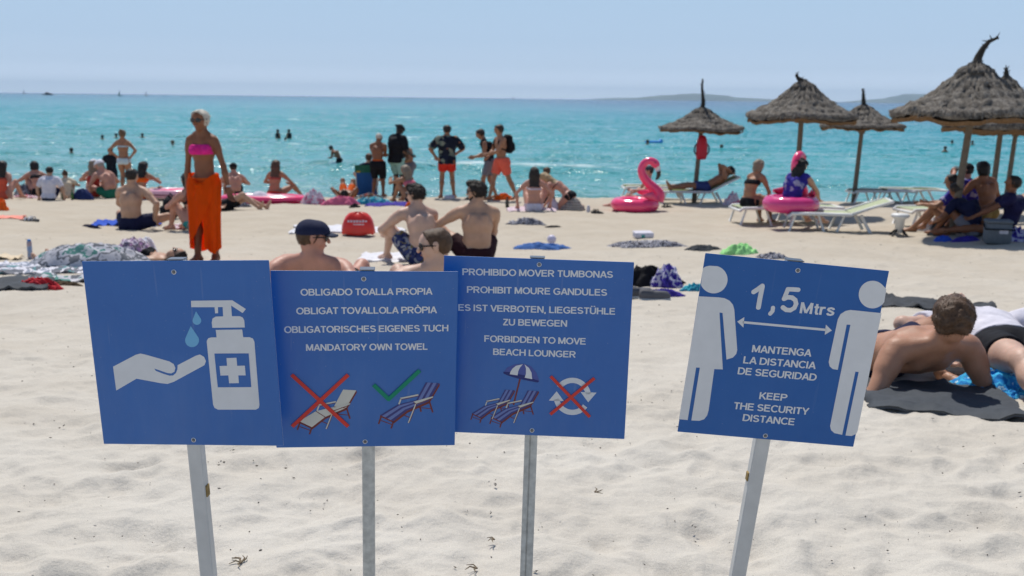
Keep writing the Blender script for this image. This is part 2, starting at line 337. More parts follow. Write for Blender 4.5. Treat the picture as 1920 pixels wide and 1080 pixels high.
# ------------------------------------------------------------------ the four signs
BLUE = None
def sign_blue(name='sign_blue_paint', k=1.0, dust=1.0):
    m, n, l, bs = nodes(name); tc = n.new('ShaderNodeTexCoord')
    t = tnoise(n, l, tc.outputs['Object'], 4, 7, .65); r = ramp(n, [(.3, (.011 * k, .112 * k, .385 * k)), (.7, (.020 * k, .134 * k, .43 * k))]); l.new(t.outputs['Fac'], r.inputs[0])
    # sand specks and small scratches
    v = tnoise(n, l, tc.outputs['Object'], 240, 2, .5); r2 = ramp(n, [(.735, (0, 0, 0)), (.76, (.6, .6, .6))]); l.new(v.outputs['Fac'], r2.inputs[0])
    mx = n.new('ShaderNodeMix'); mx.data_type = 'RGBA'; l.new(r2.outputs[0], mx.inputs[0]); l.new(r.outputs[0], mx.inputs[6]); mx.inputs[7].default_value = (.35, .38, .42, 1)
    ds = tnoise(n, l, tc.outputs['Object'], 3.2, 6, .7, (1, 1, .28)); rd = ramp(n, [(.48, (0, 0, 0)), (.75, (.10 * dust,) * 3)]); l.new(ds.outputs['Fac'], rd.inputs[0])
    sc2 = tnoise(n, l, tc.outputs['Object'], 60, 2, .5, (1, 1, .06)); rs2_ = ramp(n, [(.70, (0, 0, 0)), (.73, (.08 * dust,) * 3)]); l.new(sc2.outputs['Fac'], rs2_.inputs[0])
    mxx = n.new('ShaderNodeMath'); mxx.operation = 'MAXIMUM'; l.new(rd.outputs[0], mxx.inputs[0]); l.new(rs2_.outputs[0], mxx.inputs[1])
    mx2 = n.new('ShaderNodeMix'); mx2.data_type = 'RGBA'; l.new(mxx.outputs[0], mx2.inputs[0]); l.new(mx.outputs[2], mx2.inputs[6]); mx2.inputs[7].default_value = (.40, .42, .46, 1)
    l.new(mx2.outputs[2], bs.inputs['Base Color'])
    t3 = tnoise(n, l, tc.outputs['Object'], 9, 4); mr = n.new('ShaderNodeMapRange'); mr.inputs[3].default_value = .22; mr.inputs[4].default_value = .42; l.new(t3.outputs['Fac'], mr.inputs[0]); l.new(mr.outputs[0], bs.inputs['Roughness'])
    bs.inputs['Specular IOR Level'].default_value = .5
    return m
BLUE = sign_blue(); BLUE2 = sign_blue('darker_blue_paint', .86, .35); BLUE2.node_tree.nodes['Principled BSDF'].inputs['Specular IOR Level'].default_value = .3  # second blue for the distance board: darker, less dust, lower specular
VIN = mat('white_vinyl', (.66, .67, .68), .4, .04, 30, .4)
RED = mat('red_vinyl', (.62, .045, .03), .45, .05); GREEN = mat('green_vinyl', (.0, .23, .13), .45, .05)
DROP = mat('light_blue_vinyl', (.16, .42, .66), .4, .03)
STR1 = mat('navy_stripe_vinyl', (.045, .05, .19), .45, .05); STR2 = mat('pale_stripe_vinyl', (.14, .19, .42), .45, .05)
WOODP = mat('brown_print', (.17, .035, .03), .5, .08); CREAM = mat('cream_print', (.60, .58, .50), .5, .04)
UMBB = mat('umbrella_blue_print', (.075, .10, .33), .45, .05); UMBD = mat('umbrella_dark_print', (.02, .03, .16), .45, .05)
GALV = mat('grey_aluminium', (.57, .565, .54), .5, .08, 25, .5, .0006, 120)
GALV2 = mat('weathered_grey_post', (.55, .54, .49), .6, .25, 60, .4, .001, 150)
EDGE = mat('bare_board_edge', (.70, .70, .70), .4, .1, metal=.3); CAPM = None; SCREW = mat('dark_screw', (.16, .17, .19), .35, .2, metal=.8)
RUST = mat('rusty_clip', (.30, .20, .07), .7, .4, 90)

class Sign:
    def __init__(s, name, label, v, D, post_x, postm, post_w, post_d, group):
        x, z, rx, ry, rz, w, h = v; s.w = w; s.h = h
        s.M = rotz(rz) @ roty(ry) @ rotx(rx); s.c = np.array([x, D, z])
        s.root = empty(name); tag(s.root, label, 'sign', group)
        Mx = np.eye(4); Mx[:3, :3] = s.M; Mx[:3, 3] = s.c; s.root.matrix_world = Matrix(Mx.tolist())
        t = .003; b = .0012
        # folded aluminium board: front face painted, thin bare edge
        bd = MB().box((0, t / 2, 0), (w, t, h), bevel=.0011).build('board', [BLUE2 if D == 2.08 else BLUE, EDGE], s.root, False)
        for f in bd.data.polygons: f.material_index = 0 if abs(f.normal.y) > .5 else 1
        s.layer = {}
        # post behind the board, along the board's own upright axis down into the sand
        down = -s.M @ np.array([0, 0, 1.0]); p0 = s.c + s.M @ np.array([post_x, .005, -h / 2])
        L = (p0[2] - float(gz(p0[0], p0[1])) + .25) / abs(down[2])
        pw, pd = post_w, post_d; zt = h / 2 + .0005; zb = -h / 2 - L; y0 = t + .0006
        prof = [(-pw / 2, 0), (-pw * .12, 0), (-pw * .1, .0025), (pw * -.02, .0025), (0, 0), (pw / 2, 0), (pw / 2, pd), (-pw / 2, pd)] if post_x == -.003 else [(-pw / 2 + .002, 0), (pw / 2 - .002, 0), (pw / 2, .002), (pw / 2, pd), (-pw / 2, pd), (-pw / 2, .002)]
        P = np.array([[(post_x + a, y0 + c_, zz) for a, c_ in prof] for zz in (zt, zb)])
        mb = MB().grid(P, False, True); k = len(prof); mb.F.append(list(range(k))); mb.F.append(list(range(2 * k - 1, k - 1, -1)))
        po = mb.build('post', postm, s.root, False)
        s.zb = -h / 2; s.post_x = post_x; s.y0 = y0; s.pw = pw; s.pd = pd
        MB().box((post_x, y0 + pd / 2, zt + .0012), (pw + .004, pd + .003, .002), bevel=.0006).build('post_cap', SCREW, s.root, False)
    def screw(s, px, py):
        x, z = s.uv(px, py); sc = MB().lathe([(0, .0024), (.0016, .0024), (.0019, .0012), (.0034, .0012), (.0040, 0)], 14)
        V = np.concatenate(sc.V); V = np.stack([V[:, 0] + x, -V[:, 2] - .0005, V[:, 1] + z], -1); mesh('screw', V, sc.F, SCREW, s.root)
        w_ = MB().lathe([(.0040, .0006), (.0052, 0)], 14); V = np.concatenate(w_.V); V = np.stack([V[:, 0] + x, -V[:, 2] - .0003, V[:, 1] + z], -1); mesh('washer', V, w_.F, EDGE, s.root)
    def uv(s, px, py):
        d = s.M.T @ ray(px, py); o = s.M.T @ (np.array([0, 0, CAM_H]) - s.c); t = -o[1] / d[1]; return o[0] + t * d[0], o[2] + t * d[2]
    def poly(s, part, pts, m, lay=1, rnd=0.0, px=True):
        P = np.array([s.uv(*p) for p in pts]) if px else np.array(pts)
        if rnd: P = roundpoly(P, rnd)
        s.layer.setdefault(part, []).append((m, P, -.0003 * lay, None))
    def stroke(s, part, pts, wpx, m, lay=1, cap=False):
        P = np.array([s.uv(*p) for p in pts]); w = wpx / FPX * 2.1 / 2
        T = np.gradient(P, axis=0); T /= np.linalg.norm(T, axis=1)[:, None]; N = np.stack([-T[:, 1], T[:, 0]], -1)
        L = [p + n * w for p, n in zip(P, N)]; Rr = [p - n * w for p, n in zip(P, N)]
        if cap:
            e = [P[-1] + w * (math.cos(a) * N[-1] + math.sin(a) * T[-1]) for a in np.linspace(0, math.pi, 9)[1:-1]]
            b = [P[0] + w * (-math.cos(a) * N[0] - math.sin(a) * T[0]) for a in np.linspace(0, math.pi, 9)[1:-1]]
            Q = L + e + Rr[::-1] + b
        else: Q = L + Rr[::-1]
        s.poly(part, Q, m, lay, px=False)
    def text(s, part, body, l, r, cap_px, wt=.172):
        """one line of lettering between two baseline points of the board, each letter drawn as strokes of even width"""
        x = 0; S_ = []
        for ch in body:
            if ch == ' ': x += .28; continue
            g, adv = GLYPH[ch]; S_ += [(np.array(st) + (x, 0)) for st in g]; x += adv
        x -= .07
        A = np.array(s.uv(*l)); B = np.array(s.uv(*r)); sc = np.linalg.norm(B - A) / x; sy = cap_px / FPX * 2.1
        ex = (B - A) / np.linalg.norm(B - A); ez = np.array([-ex[1], ex[0]]); w = wt / 2; s.nl = getattr(s, 'nl', 0) + 1; items = s.layer.setdefault((part, s.nl), [])
        for i, st in enumerate(S_):
            st = st[np.r_[True, np.linalg.norm(np.diff(st, axis=0), axis=1) > 1e-4]]
            T = np.diff(st, axis=0); T /= np.linalg.norm(T, axis=1)[:, None]; N = np.stack([-T[:, 1], T[:, 0]], -1); V = []
            for k in range(len(st)):      # mitred joints
                if k == 0: n = N[0]
                elif k == len(st) - 1: n = N[-1]
                else: n = N[k - 1] + N[k]; n = n / max(n @ n / 2, .55)
                V += [st[k] + n * w, st[k] - n * w]
            V = np.array(V); Q = A + V[:, :1] * sc * ex + V[:, 1:] * sy * ez
            items.append((VIN, Q, -.0003 - .00004 * (i % 4), [[2 * k, 2 * k + 1, 2 * k + 3, 2 * k + 2] for k in range(len(st) - 1)]))
    def finish(s):
        from mathutils.geometry import tessellate_polygon
        for part, items in s.layer.items():
            V = []; F = []; mi = []; n = 0; ms = []
            for m, P, y, fs in items:
                if m not in ms: ms.append(m)
                V.append(np.stack([P[:, 0], np.full(len(P), y), P[:, 1]], -1)); fs = fs or tessellate_polygon([[Vector((a, b, 0)) for a, b in P]])
                F += [[i + n for i in f] for f in fs]; mi += [ms.index(m)] * len(fs); n += len(P)
            o = mesh(part if isinstance(part, str) else part[0], np.concatenate(V), F, ms, s.root)
            if len(mi) == len(o.data.polygons): o.data.polygons.foreach_set('material_index', mi)
def roundpoly(P, r, k=5):
    out = []; n = len(P)
    for i in range(n):
        a, b, c = P[i - 1], P[i], P[(i + 1) % n]; d1 = a - b; d2 = c - b; l1 = np.linalg.norm(d1); l2 = np.linalg.norm(d2)
        q = min(r, l1 * .48, l2 * .48); p1 = b + d1 / l1 * q; p2 = b + d2 / l2 * q
        for t in np.linspace(0, 1, k): out.append((1 - t) ** 2 * p1 + 2 * t * (1 - t) * b + t * t * p2)
    return np.array(out)
def _glyphs():
    h = .08; t = 1 - h; A_ = lambda cx, cy, rx, ry, a0, a1, n=14: [(cx + rx * math.cos(math.radians(a)), cy + ry * math.sin(math.radians(a))) for a in np.linspace(a0, a1, n)]
    O = A_(.41, .5, .35, .44, 90, 450, 26); S = [(x, y) for x, y in A_(.335, .715, .245, .207, 22, 262, 14)] + A_(.335, .285, .265, .207, 82, -158, 14)
    P = [(h, t), (.38, t)] + A_(.40, .70, .22, .22, 90, -90, 10) + [(h, .48)]
    g = {'A': ([[(.045, 0), (.36, 1)], [(.36, 1), (.675, 0)], [(.16, .31), (.56, .31)]], .76), 'B': ([[(h, 0), (h, 1)], [(h, t), (.36, t)] + A_(.37, .735, .20, .185, 90, -90, 10) + [(h, .53)], [(.36, .53)] + A_(.385, .305, .235, .225, 90, -90, 10) + [(h, h)]], .76),
         'C': ([A_(.41, .5, .35, .44, 42, 318, 22)], .80), 'D': ([[(h, 0), (h, 1)], [(h, t), (.33, t)] + A_(.34, .5, .34, .42, 90, -90, 14) + [(h, h)]], .81), 'E': ([[(h, 0), (h, 1)], [(h, t), (.62, t)], [(h, .53), (.58, .53)], [(h, h), (.64, h)]], .73),
         'F': ([[(h, 0), (h, 1)], [(h, t), (.60, t)], [(h, .51), (.53, .51)]], .68), 'G': ([A_(.42, .5, .36, .44, 40, 300, 22) + [(.70, .20), (.70, .46)], [(.775, .46), (.43, .46)]], .86), 'H': ([[(h, 0), (h, 1)], [(.64, 0), (.64, 1)], [(h, .53), (.64, .53)]], .80),
         'I': ([[(h, 0), (h, 1)]], .25), 'K': ([[(h, 0), (h, 1)], [(h, .33), (.62, 1)], [(.27, .56), (.66, 0)]], .76), 'L': ([[(h, 0), (h, 1)], [(h, h), (.56, h)]], .64), 'M': ([[(h, 0), (h, 1)], [(.76, 0), (.76, 1)], [(h + .02, 1), (.42, .06)], [(.42, .06), (.74, 1)]], .92),
         'N': ([[(h, 0), (h, 1)], [(.64, 0), (.64, 1)], [(h + .01, .99), (.63, .01)]], .80), 'O': ([O], .88), 'P': ([[(h, 0), (h, 1)], P], .74), 'R': ([[(h, 0), (h, 1)], P, [(.36, .47), (.64, 0)]], .80), 'S': ([S], .74),
         'T': ([[(.31, 0), (.31, 1)], [(.01, t), (.61, t)]], .68), 'U': ([[(h, 1), (h, .36)] + A_(.36, .36, .28, .295, 180, 360, 14) + [(.64, 1)]], .80), 'V': ([[(.04, 1), (.35, 0)], [(.35, 0), (.66, 1)]], .75), 'W': ([[(.05, 1), (.26, 0)], [(.26, 0), (.50, .97)], [(.50, .97), (.74, 0)], [(.74, 0), (.95, 1)]], 1.04),
         'Y': ([[(.35, 0), (.35, .42)], [(.04, 1), (.35, .40)], [(.35, .40), (.66, 1)]], .75), 'Z': ([[(.05, t), (.58, t)], [(.55, .93), (.08, .07)], [(.03, h), (.61, h)]], .68), ',': ([[(.10, .14), (.10, -.02), (.05, -.16)]], .28),
         't': ([[(.19, .95), (.19, .16), (.23, .07), (.36, .07)], [(.03, .66), (.36, .66)]], .42), 'r': ([[(h, 0), (h, .74)], [(h, .46), (.14, .60), (.24, .67), (.38, .66)]], .46), 's': ([[(.50, .54), (.44, .64), (.30, .68), (.15, .63), (.11, .53), (.18, .44), (.40, .34), (.48, .26), (.46, .14), (.32, .06), (.16, .08), (.07, .19)]], .62)}
    g['Ò'] = ([O, [(.30, 1.26), (.46, 1.10)]], .88); g['Ü'] = (g['U'][0] + [[(.20, 1.10), (.20, 1.26)], [(.50, 1.10), (.50, 1.26)]], .80)
    return g
GLYPH = _glyphs()

def circle(cx, cy, r, a0=0, a1=360, n=40, ry=None): return [(cx + r * math.cos(math.radians(a)), cy + (ry or r) * math.sin(math.radians(a))) for a in np.linspace(a0, a1, n, endpoint=(a1 - a0) < 360)]

def lounger_print(s, part, ox, oy, sc, white=False):
    """small printed deck chair; outline points in a 1000-unit drawing"""
    T = lambda p: (ox + p[0] * sc, oy + p[1] * sc); tp = lambda ps: [T(p) for p in ps]
    A = np.array([(190, 815), (465, 652), (750, 582), (900, 305)], float); B = np.array([(395, 912), (610, 745), (945, 600), (1110, 318)], float)
    for ln in ([(205, 840), (165, 955)], [(400, 905), (360, 1025)], [(955, 600), (1008, 775)], [(810, 690), (826, 765)]): s.stroke(part, tp(ln), 27 * sc, WOODP, 1)
    for ln in ([(205, 900), (370, 962)], [(830, 702), (975, 716)], [(555, 815), (650, 855)]): s.stroke(part, tp(ln), 14 * sc, WOODP, 1)
    side = [tuple(p) for p in B] + [tuple(p + np.array([10, 34])) for p in B[::-1]]; s.poly(part, tp(side), WOODP, 1)
    s.poly(part, tp([(190, 815), (395, 912), (390, 935), (186, 838)]), WOODP, 1)
    cuts = [0, .14, .38, .56, .80, 1.0]
    for i in range(5):
        a, b = cuts[i], cuts[i + 1]; L = A * (1 - a) + B * a; Rr = A * (1 - b) + B * b
        for k in range(3): s.poly(part, tp([L[k], L[k + 1], Rr[k + 1], Rr[k]]), CREAM if white else (STR1 if i % 2 == 0 else STR2), 2)
    if white:
        for k in (1, 2): s.stroke(part, tp([A[k], B[k]]), 12 * sc, WOODP, 3)
        s.stroke(part, tp([A[0], B[0]]), 10 * sc, WOODP, 3)
    s.stroke(part, tp([(515, 556), (482, 645)]), 24 * sc, CREAM, 3); s.poly(part, tp([(498, 545), (780, 488), (786, 510), (530, 562)]), CREAM, 3); s.stroke(part, tp([(500, 560), (532, 572), (786, 516)]), 9 * sc, WOODP, 3)
    s.stroke(part, tp([(757, 640), (640, 935)]), 12 * sc, WOODP, 3); s.stroke(part, tp([(744, 640), (627, 935)]), 18 * sc, CREAM, 4)
    s.poly(part, tp([(708, 603), (1012, 520), (1012, 540), (752, 636)]), CREAM, 4); s.stroke(part, tp([(712, 614), (752, 644), (1012, 548)]), 11 * sc, WOODP, 5)

def build_signs():
    g = 'blue notice boards on posts in the sand'
    # --- hand sanitiser board
    s = Sign('notice_sign', 'blue board with white soap dispenser and hand pictogram on a leaning grey post', [-0.6857, 2.3147, 0.0387, -0.0307, -0.0834, 0.397, 0.4018], 2.02, -.0, GALV, .031, .022, g)
    z = lambda *ps: [(140 + x / 2.8425, 470 + y / 2.8425) for x, y in ps]
    s.poly('hand_symbol', z((205, 618), (325, 555), (350, 548), (375, 553), (505, 590), (528, 604), (537, 625), (532, 645), (515, 654), (495, 652), (425, 628), (432, 640), (470, 655), (505, 666), (525, 665), (540, 652), (548, 632), (549, 610), (645, 560), (668, 553), (690, 566), (700, 588), (692, 610), (530, 698), (495, 710), (460, 706), (330, 682), (222, 745)), VIN, 1)
    s.poly('bottle_symbol', z((704, 482), (712, 467), (728, 462), (757, 462), (752, 422), (893, 420), (898, 461), (932, 461), (950, 468), (958, 485), (985, 822), (982, 838), (966, 847), (764, 847), (746, 838), (738, 820)), VIN, 1)
    s.poly('bottle_symbol', z((734, 411), (731, 382), (735, 362), (752, 351), (792, 350), (789, 300), (764, 301), (765, 333), (749, 334), (746, 301), (622, 301), (620, 267), (840, 264), (913, 311), (895, 332), (834, 292), (838, 349), (880, 349), (896, 356), (904, 372), (907, 409)), VIN, 1)
    s.poly('bottle_symbol', z((745, 548), (928, 547), (942, 727), (763, 728)), BLUE, 2)
    s.poly('bottle_symbol', z((810, 572), (863, 570), (867, 613), (908, 612), (912, 664), (873, 664), (876, 705), (824, 706), (820, 664), (778, 665), (773, 614), (813, 613)), VIN, 3)
    for cx, cy, r, tx, ty in ((652, 372, 23, 647, 323), (626, 477, 37, 619, 402)):
        s.poly('drop_symbol', z((tx, ty), *[(cx + r * math.cos(math.radians(a)), cy + r * math.sin(math.radians(a))) for a in range(-20, 201, 10)]), DROP, 1)
    s.screw(326, 510); s.screw(363, 825)
    a, b = s.uv(390, 925); MB().box((s.post_x + s.pw / 2 + .001, s.y0 + .012, b), (.004, .016, .026), bevel=.0008).build('clip', RUST, s.root, False)
    s.finish()
    # --- towel board
    s = Sign('notice_sign', 'blue board reading OBLIGADO TOALLA PROPIA with crossed out and ticked deck chairs', [-0.3149, 2.2867, 0.0956, 0.0135, 0.1125, 0.3929, 0.4046], 2.09, 0.004, GALV2, .028, .022, g)
    s.text('lettering', 'OBLIGADO TOALLA PROPIA', (564, 554.3), (810, 552.3), 13.2); s.text('lettering', 'OBLIGAT TOVALLOLA PRÒPIA', (556, 589.3), (818.3, 587), 13.2)
    s.text('lettering', 'OBLIGATORISCHES EIGENES TUCH', (533.3, 624.3), (840.7, 621), 13.2); s.text('lettering', 'MANDATORY OWN TOWEL', (574, 657.7), (801.7, 655.7), 13.2)
    lounger_print(s, 'white_lounger_symbol', 538.2, 694.5, 1 / 8.55, True); lounger_print(s, 'striped_lounger_symbol', 690, 680, 1 / 8.307)
    s.stroke('cross_mark', [(547, 702), (653, 799)], 7.5, RED, 8); s.stroke('cross_mark', [(653, 702), (548, 799)], 7.5, RED, 9)
    s.stroke('tick_mark', [(700.5, 721), (730, 749)], 8, GREEN, 8); s.stroke('tick_mark', [(727, 749.5), (787, 694)], 8, GREEN, 9)
    s.screw(682, 523); s.screw(684.5, 828); s.finish()
    # --- do not move loungers board
    s = Sign('notice_sign', 'blue board reading PROHIBIDO MOVER TUMBONAS with parasol and crossed out arrows', [0.0542, 2.301, 0.0071, 0.0192, -0.0331, 0.4177, 0.4072], 2.16, -0.003, GALV2, .029, .022, g)
    for t, l, r in (('PROHIBIDO MOVER TUMBONAS', (867, 515.6), (1149, 521)), ('PROHIBIT MOURE GANDULES', (875.5, 548.8), (1138, 554.6)), ('ES IST VERBOTEN, LIEGESTÜHLE', (859.4, 582.4), (1153.5, 590)),
                    ('ZU BEWEGEN', (942.7, 609.8), (1063.3, 612.6)), ('FORBIDDEN TO MOVE', (908, 640.7), (1098.3, 646.1)), ('BEACH LOUNGER', (924.5, 665.3), (1079.4, 670.5))): s.text('lettering', t, l, r, 13.2)
    z = lambda *ps: [(870 + x / 7.385, 670 + y / 7.385) for x, y in ps]
    s.stroke('parasol_symbol', z((780, 280), (685, 660)), 3.4, WOODP, 1)
    s.poly('parasol_symbol', z((545, 215), (600, 140), (700, 98), (825, 88), (930, 125), (1005, 215), (1042, 330), (1020, 345), (900, 322), (760, 290), (620, 250)), UMBB, 2)
    s.poly('parasol_symbol', z((545, 200), (640, 205), (750, 230), (850, 250), (940, 290), (1042, 325), (1022, 348), (900, 325), (760, 296), (620, 255), (548, 224)), UMBD, 3)
    s.poly('parasol_symbol', z((635, 232), (640, 205), (670, 155), (720, 115), (815, 93), (775, 140), (752, 190), (742, 248)), VIN, 4); s.poly('parasol_symbol', z((840, 280), (857, 230), (858, 150), (838, 96), (900, 145), (935, 210), (945, 300)), VIN, 4)
    lounger_print(s, 'rear_lounger_symbol', 868.5, 704, .0868); lounger_print(s, 'front_lounger_symbol', 902.5, 702.5, .0966)
    c0 = (1500, 540)
    def arc(a0, a1, r0=185, r1=258): return [(c0[0] + r1 * math.cos(math.radians(a)), c0[1] - r1 * math.sin(math.radians(a))) for a in np.linspace(a0, a1, 22)] + [(c0[0] + r0 * math.cos(math.radians(a)), c0[1] - r0 * math.sin(math.radians(a))) for a in np.linspace(a1, a0, 22)]
    s.poly('upper_arrow_symbol', z(*arc(8, 146)), VIN, 1); s.poly('upper_arrow_symbol', z((1615, 480), (1835, 488), (1720, 622)), VIN, 1)
    s.poly('lower_arrow_symbol', z(*arc(190, 323)), VIN, 1); s.poly('lower_arrow_symbol', z((1175, 598), (1283, 470), (1383, 605)), VIN, 1)
    s.stroke('cross_mark', z((1200, 260), (1742, 822)), 6.2, RED, 8); s.stroke('cross_mark', z((1805, 285), (1195, 785)), 6.2, RED, 9)
    s.screw(1011, 496); s.screw(997.5, 807); s.finish()
    # --- distance board
    s = Sign('notice_sign', 'blue board reading 1,5 Mtrs with two white figures and an arrow between them', [0.5818, 2.3186, 0.0618, 0.092, 0.0435, 0.3959, 0.4022], 2.08, -.004, GALV, .033, .022, g)
    z = lambda *ps: [(1250 + x / 2.7, 460 + y / 2.7) for x, y in ps]
    s.poly('skirted_figure_symbol', z((183, 117), (196, 108), (215, 103), *[(238 + 70 * math.cos(math.radians(a)), 173 + 70 * math.sin(math.radians(a))) for a in range(-75, 165, 8)]), VIN, 1)
    s.poly('skirted_figure_symbol', z((163, 258), (262, 263), (292, 267), (318, 280), (335, 300), (342, 325), (357, 530), (352, 550), (335, 568), (303, 578), (283, 342), (267, 340), (284, 628), (241, 626), (212, 835), (205, 860), (190, 880), (165, 888), (125, 886), (168, 619), (149, 618), (106, 884), (62, 880)), VIN, 1)
    s.poly('figure_symbol', z((1112, 222), *[(1042 + 70 * math.cos(math.radians(a)), 249 + 70 * math.sin(math.radians(a))) for a in range(32, 325, 8)]), VIN, 1)
    s.poly('figure_symbol', z((1088, 343), (930, 327), (905, 332), (880, 348), (866, 375), (820, 590), (825, 612), (840, 626), (866, 630), (911, 401), (930, 402), (827, 915), (832, 935), (848, 950), (888, 959), (955, 639), (972, 641), (905, 962), (935, 965), (958, 955), (965, 945)), VIN, 1)
    s.stroke('arrow_symbol', z((385, 389), (808, 428)), 4.6, VIN, 1); s.poly('arrow_symbol', z((357, 386), (393, 363), (388, 416)), VIN, 1); s.poly('arrow_symbol', z((836, 431), (800, 453), (806, 401)), VIN, 1)
    s.stroke('numerals', z((440, 236), (462, 222), (484, 205)), 9, VIN, 1, True); s.stroke('numerals', z((484, 208), (472, 268), (464, 314)), 9.2, VIN, 2, True)
    s.stroke('numerals', z((538, 316), (536, 332), (524, 346)), 8, VIN, 1, True)
    s.stroke('numerals', z((666, 225), (640, 223), (613, 222)), 8.5, VIN, 1, True); s.stroke('numerals', z((613, 223), (604, 246), (594, 270)), 8.5, VIN, 2, True)
    s.stroke('numerals', z((594, 270), (612, 262), (634, 264), (650, 276), (655, 296), (646, 316), (626, 328), (604, 326), (588, 314)), 9, VIN, 3, True)
    s.text('lettering', 'Mtrs', (1498.9, 587), (1563, 592.2), 21.5, .17)
    for t, l, r in (('MANTENGA', (1409.3, 660), (1519.6, 668.5)), ('LA DISTANCIA', (1393, 681), (1527.8, 691.9)), ('DE SEGURIDAD', (1382.6, 701.5), (1529.6, 714)), ('KEEP', (1423, 748), (1474.4, 752)), ('THE SECURITY', (1375, 766.7), (1514.8, 777.8)), ('DISTANCE', (1391.9, 788.9), (1488.9, 797.4))): s.text('lettering', t, l, r, 14.2)
    s.screw(1496, 507); s.screw(1435, 817)
    a, b = s.uv(1402, 898); MB().box((s.post_x - s.pw / 2 - .001, s.y0 + .012, b), (.004, .014, .02), bevel=.0008).build('clip', RUST, s.root, False)
    s.finish()
build_signs()

# ------------------------------------------------------------------ sea air
def build_haze():
    m = bpy.data.materials.new('sea_haze'); m.use_nodes = True; n = m.node_tree.nodes; n.remove(n['Principled BSDF'])
    v = n.new('ShaderNodeVolumePrincipled'); v.inputs['Color'].default_value = (.60, .81, 1, 1); v.inputs['Density'].default_value = 8e-5; v.inputs['Anisotropy'].default_value = 0.0
    m.node_tree.links.new(v.outputs[0], n['Material Output'].inputs['Volume'])
    V = [(x, y, z) for x in (-33000, 33000) for y in (-40, 14400) for z in (-10, 160)]
    o = mesh('haze', V, [[0, 1, 3, 2], [4, 6, 7, 5], [0, 4, 5, 1], [2, 3, 7, 6], [0, 2, 6, 4], [1, 5, 7, 3]], m); tag(o, 'thin bluish sea haze over the bay', 'haze', None, 'stuff')
build_haze()
# ------------------------------------------------------------------ people: one continuous surface grown round a posed skeleton
def nv(v): v = np.asarray(v, float); return v / (np.linalg.norm(v) + 1e-9)
_ED = [(0, 1), (2, 3), (4, 5), (6, 7), (0, 2), (1, 3), (4, 6), (5, 7), (0, 4), (1, 5), (2, 6), (3, 7)]
def surface_nets(f, lo, h):
    nx, ny, nz = f.shape; ins = f < 0
    c8 = [ins[i:nx - 1 + i, j:ny - 1 + j, k:nz - 1 + k] for k in (0, 1) for j in (0, 1) for i in (0, 1)]
    sm = sum(c.astype(np.int8) for c in c8); cells = np.argwhere((sm > 0) & (sm < 8))
    if not len(cells): return np.zeros((0, 3)), np.zeros((0, 4), int)
    off = np.array([(i, j, k) for k in (0, 1) for j in (0, 1) for i in (0, 1)])
    vals = np.stack([f[cells[:, 0] + o[0], cells[:, 1] + o[1], cells[:, 2] + o[2]] for o in off], 1)
    acc = np.zeros((len(cells), 3)); cnt = np.zeros(len(cells))
    for a, b in _ED:
        va, vb = vals[:, a], vals[:, b]; m = (va < 0) != (vb < 0); t = np.where(m, va / (va - vb + 1e-12), 0)
        acc += np.where(m[:, None], off[a] + (off[b] - off[a]) * t[:, None], 0); cnt += m
    V = (cells + acc / cnt[:, None]) * h + lo
    ids = -np.ones((nx - 1, ny - 1, nz - 1), int); ids[cells[:, 0], cells[:, 1], cells[:, 2]] = np.arange(len(cells)); Q = []
    for ax in range(3):
        s0 = [slice(None)] * 3; s1 = [slice(None)] * 3; s0[ax] = slice(0, -1); s1[ax] = slice(1, None)
        a, b = ins[tuple(s0)], ins[tuple(s1)]; e = np.argwhere(a != b); u, w = [(1, 2), (2, 0), (0, 1)][ax]
        e = e[(e[:, u] > 0) & (e[:, w] > 0) & (e[:, u] < f.shape[u] - 1) & (e[:, w] < f.shape[w] - 1)]
        if not len(e): continue
        du = np.zeros(3, int); du[u] = 1; dw = np.zeros(3, int); dw[w] = 1
        q = np.stack([ids[tuple((e - du - dw).T)], ids[tuple((e - dw).T)], ids[tuple(e.T)], ids[tuple((e - du).T)]], 1)
        fl = ~a[tuple(e.T)]; q[fl] = q[fl][:, ::-1]; Q.append(q)
    Q = np.concatenate(Q); return V, Q[(Q >= 0).all(1)]

def prim(a, b, ra, rb, k=.03, side=None, w=1.0): return (np.asarray(a, float), np.asarray(b, float), ra, rb, k, None if side is None else nv(side), w)
def sdf(prims, lo, n, h, infl=0.0, f=None):
    if f is None: f = np.full(n, 1.0, np.float32)
    for a, b, ra, rb, k, sd, w in prims:
        R = max(ra, rb) * max(w, 1) + k + infl + 2 * h; mn = np.minimum(a, b) - R; mx = np.maximum(a, b) + R
        i0 = np.maximum(((mn - lo) / h).astype(int), 0); i1 = np.minimum(((mx - lo) / h).astype(int) + 2, n)
        if (i1 <= i0).any(): continue
        p = np.stack(np.meshgrid(*[lo[i] + h * np.arange(i0[i], i1[i]) for i in range(3)], indexing='ij'), -1)
        ab = b - a; d = p - a; t = np.clip((d @ ab) / (ab @ ab + 1e-9), 0, 1); q = d - t[..., None] * ab
        if sd is not None: ql = q @ sd; d2 = (q ** 2).sum(-1) - ql ** 2 + (ql / w) ** 2
        else: d2 = (q ** 2).sum(-1)
        v = np.sqrt(np.maximum(d2, 0)) - (ra + (rb - ra) * t) - infl
        s = tuple(slice(x, y) for x, y in zip(i0, i1)); o = f[s]; hh = np.clip(.5 + .5 * (o - v) / k, 0, 1)
        f[s] = o * (1 - hh) + v * hh - k * hh * (1 - hh)
    return f
def bounds(prims, pad):
    P = np.array([p for q in prims for p in (q[0], q[1])]); R = max(max(q[2], q[3]) * max(q[6], 1) for q in prims)
    return P.min(0) - R - pad, P.max(0) + R + pad
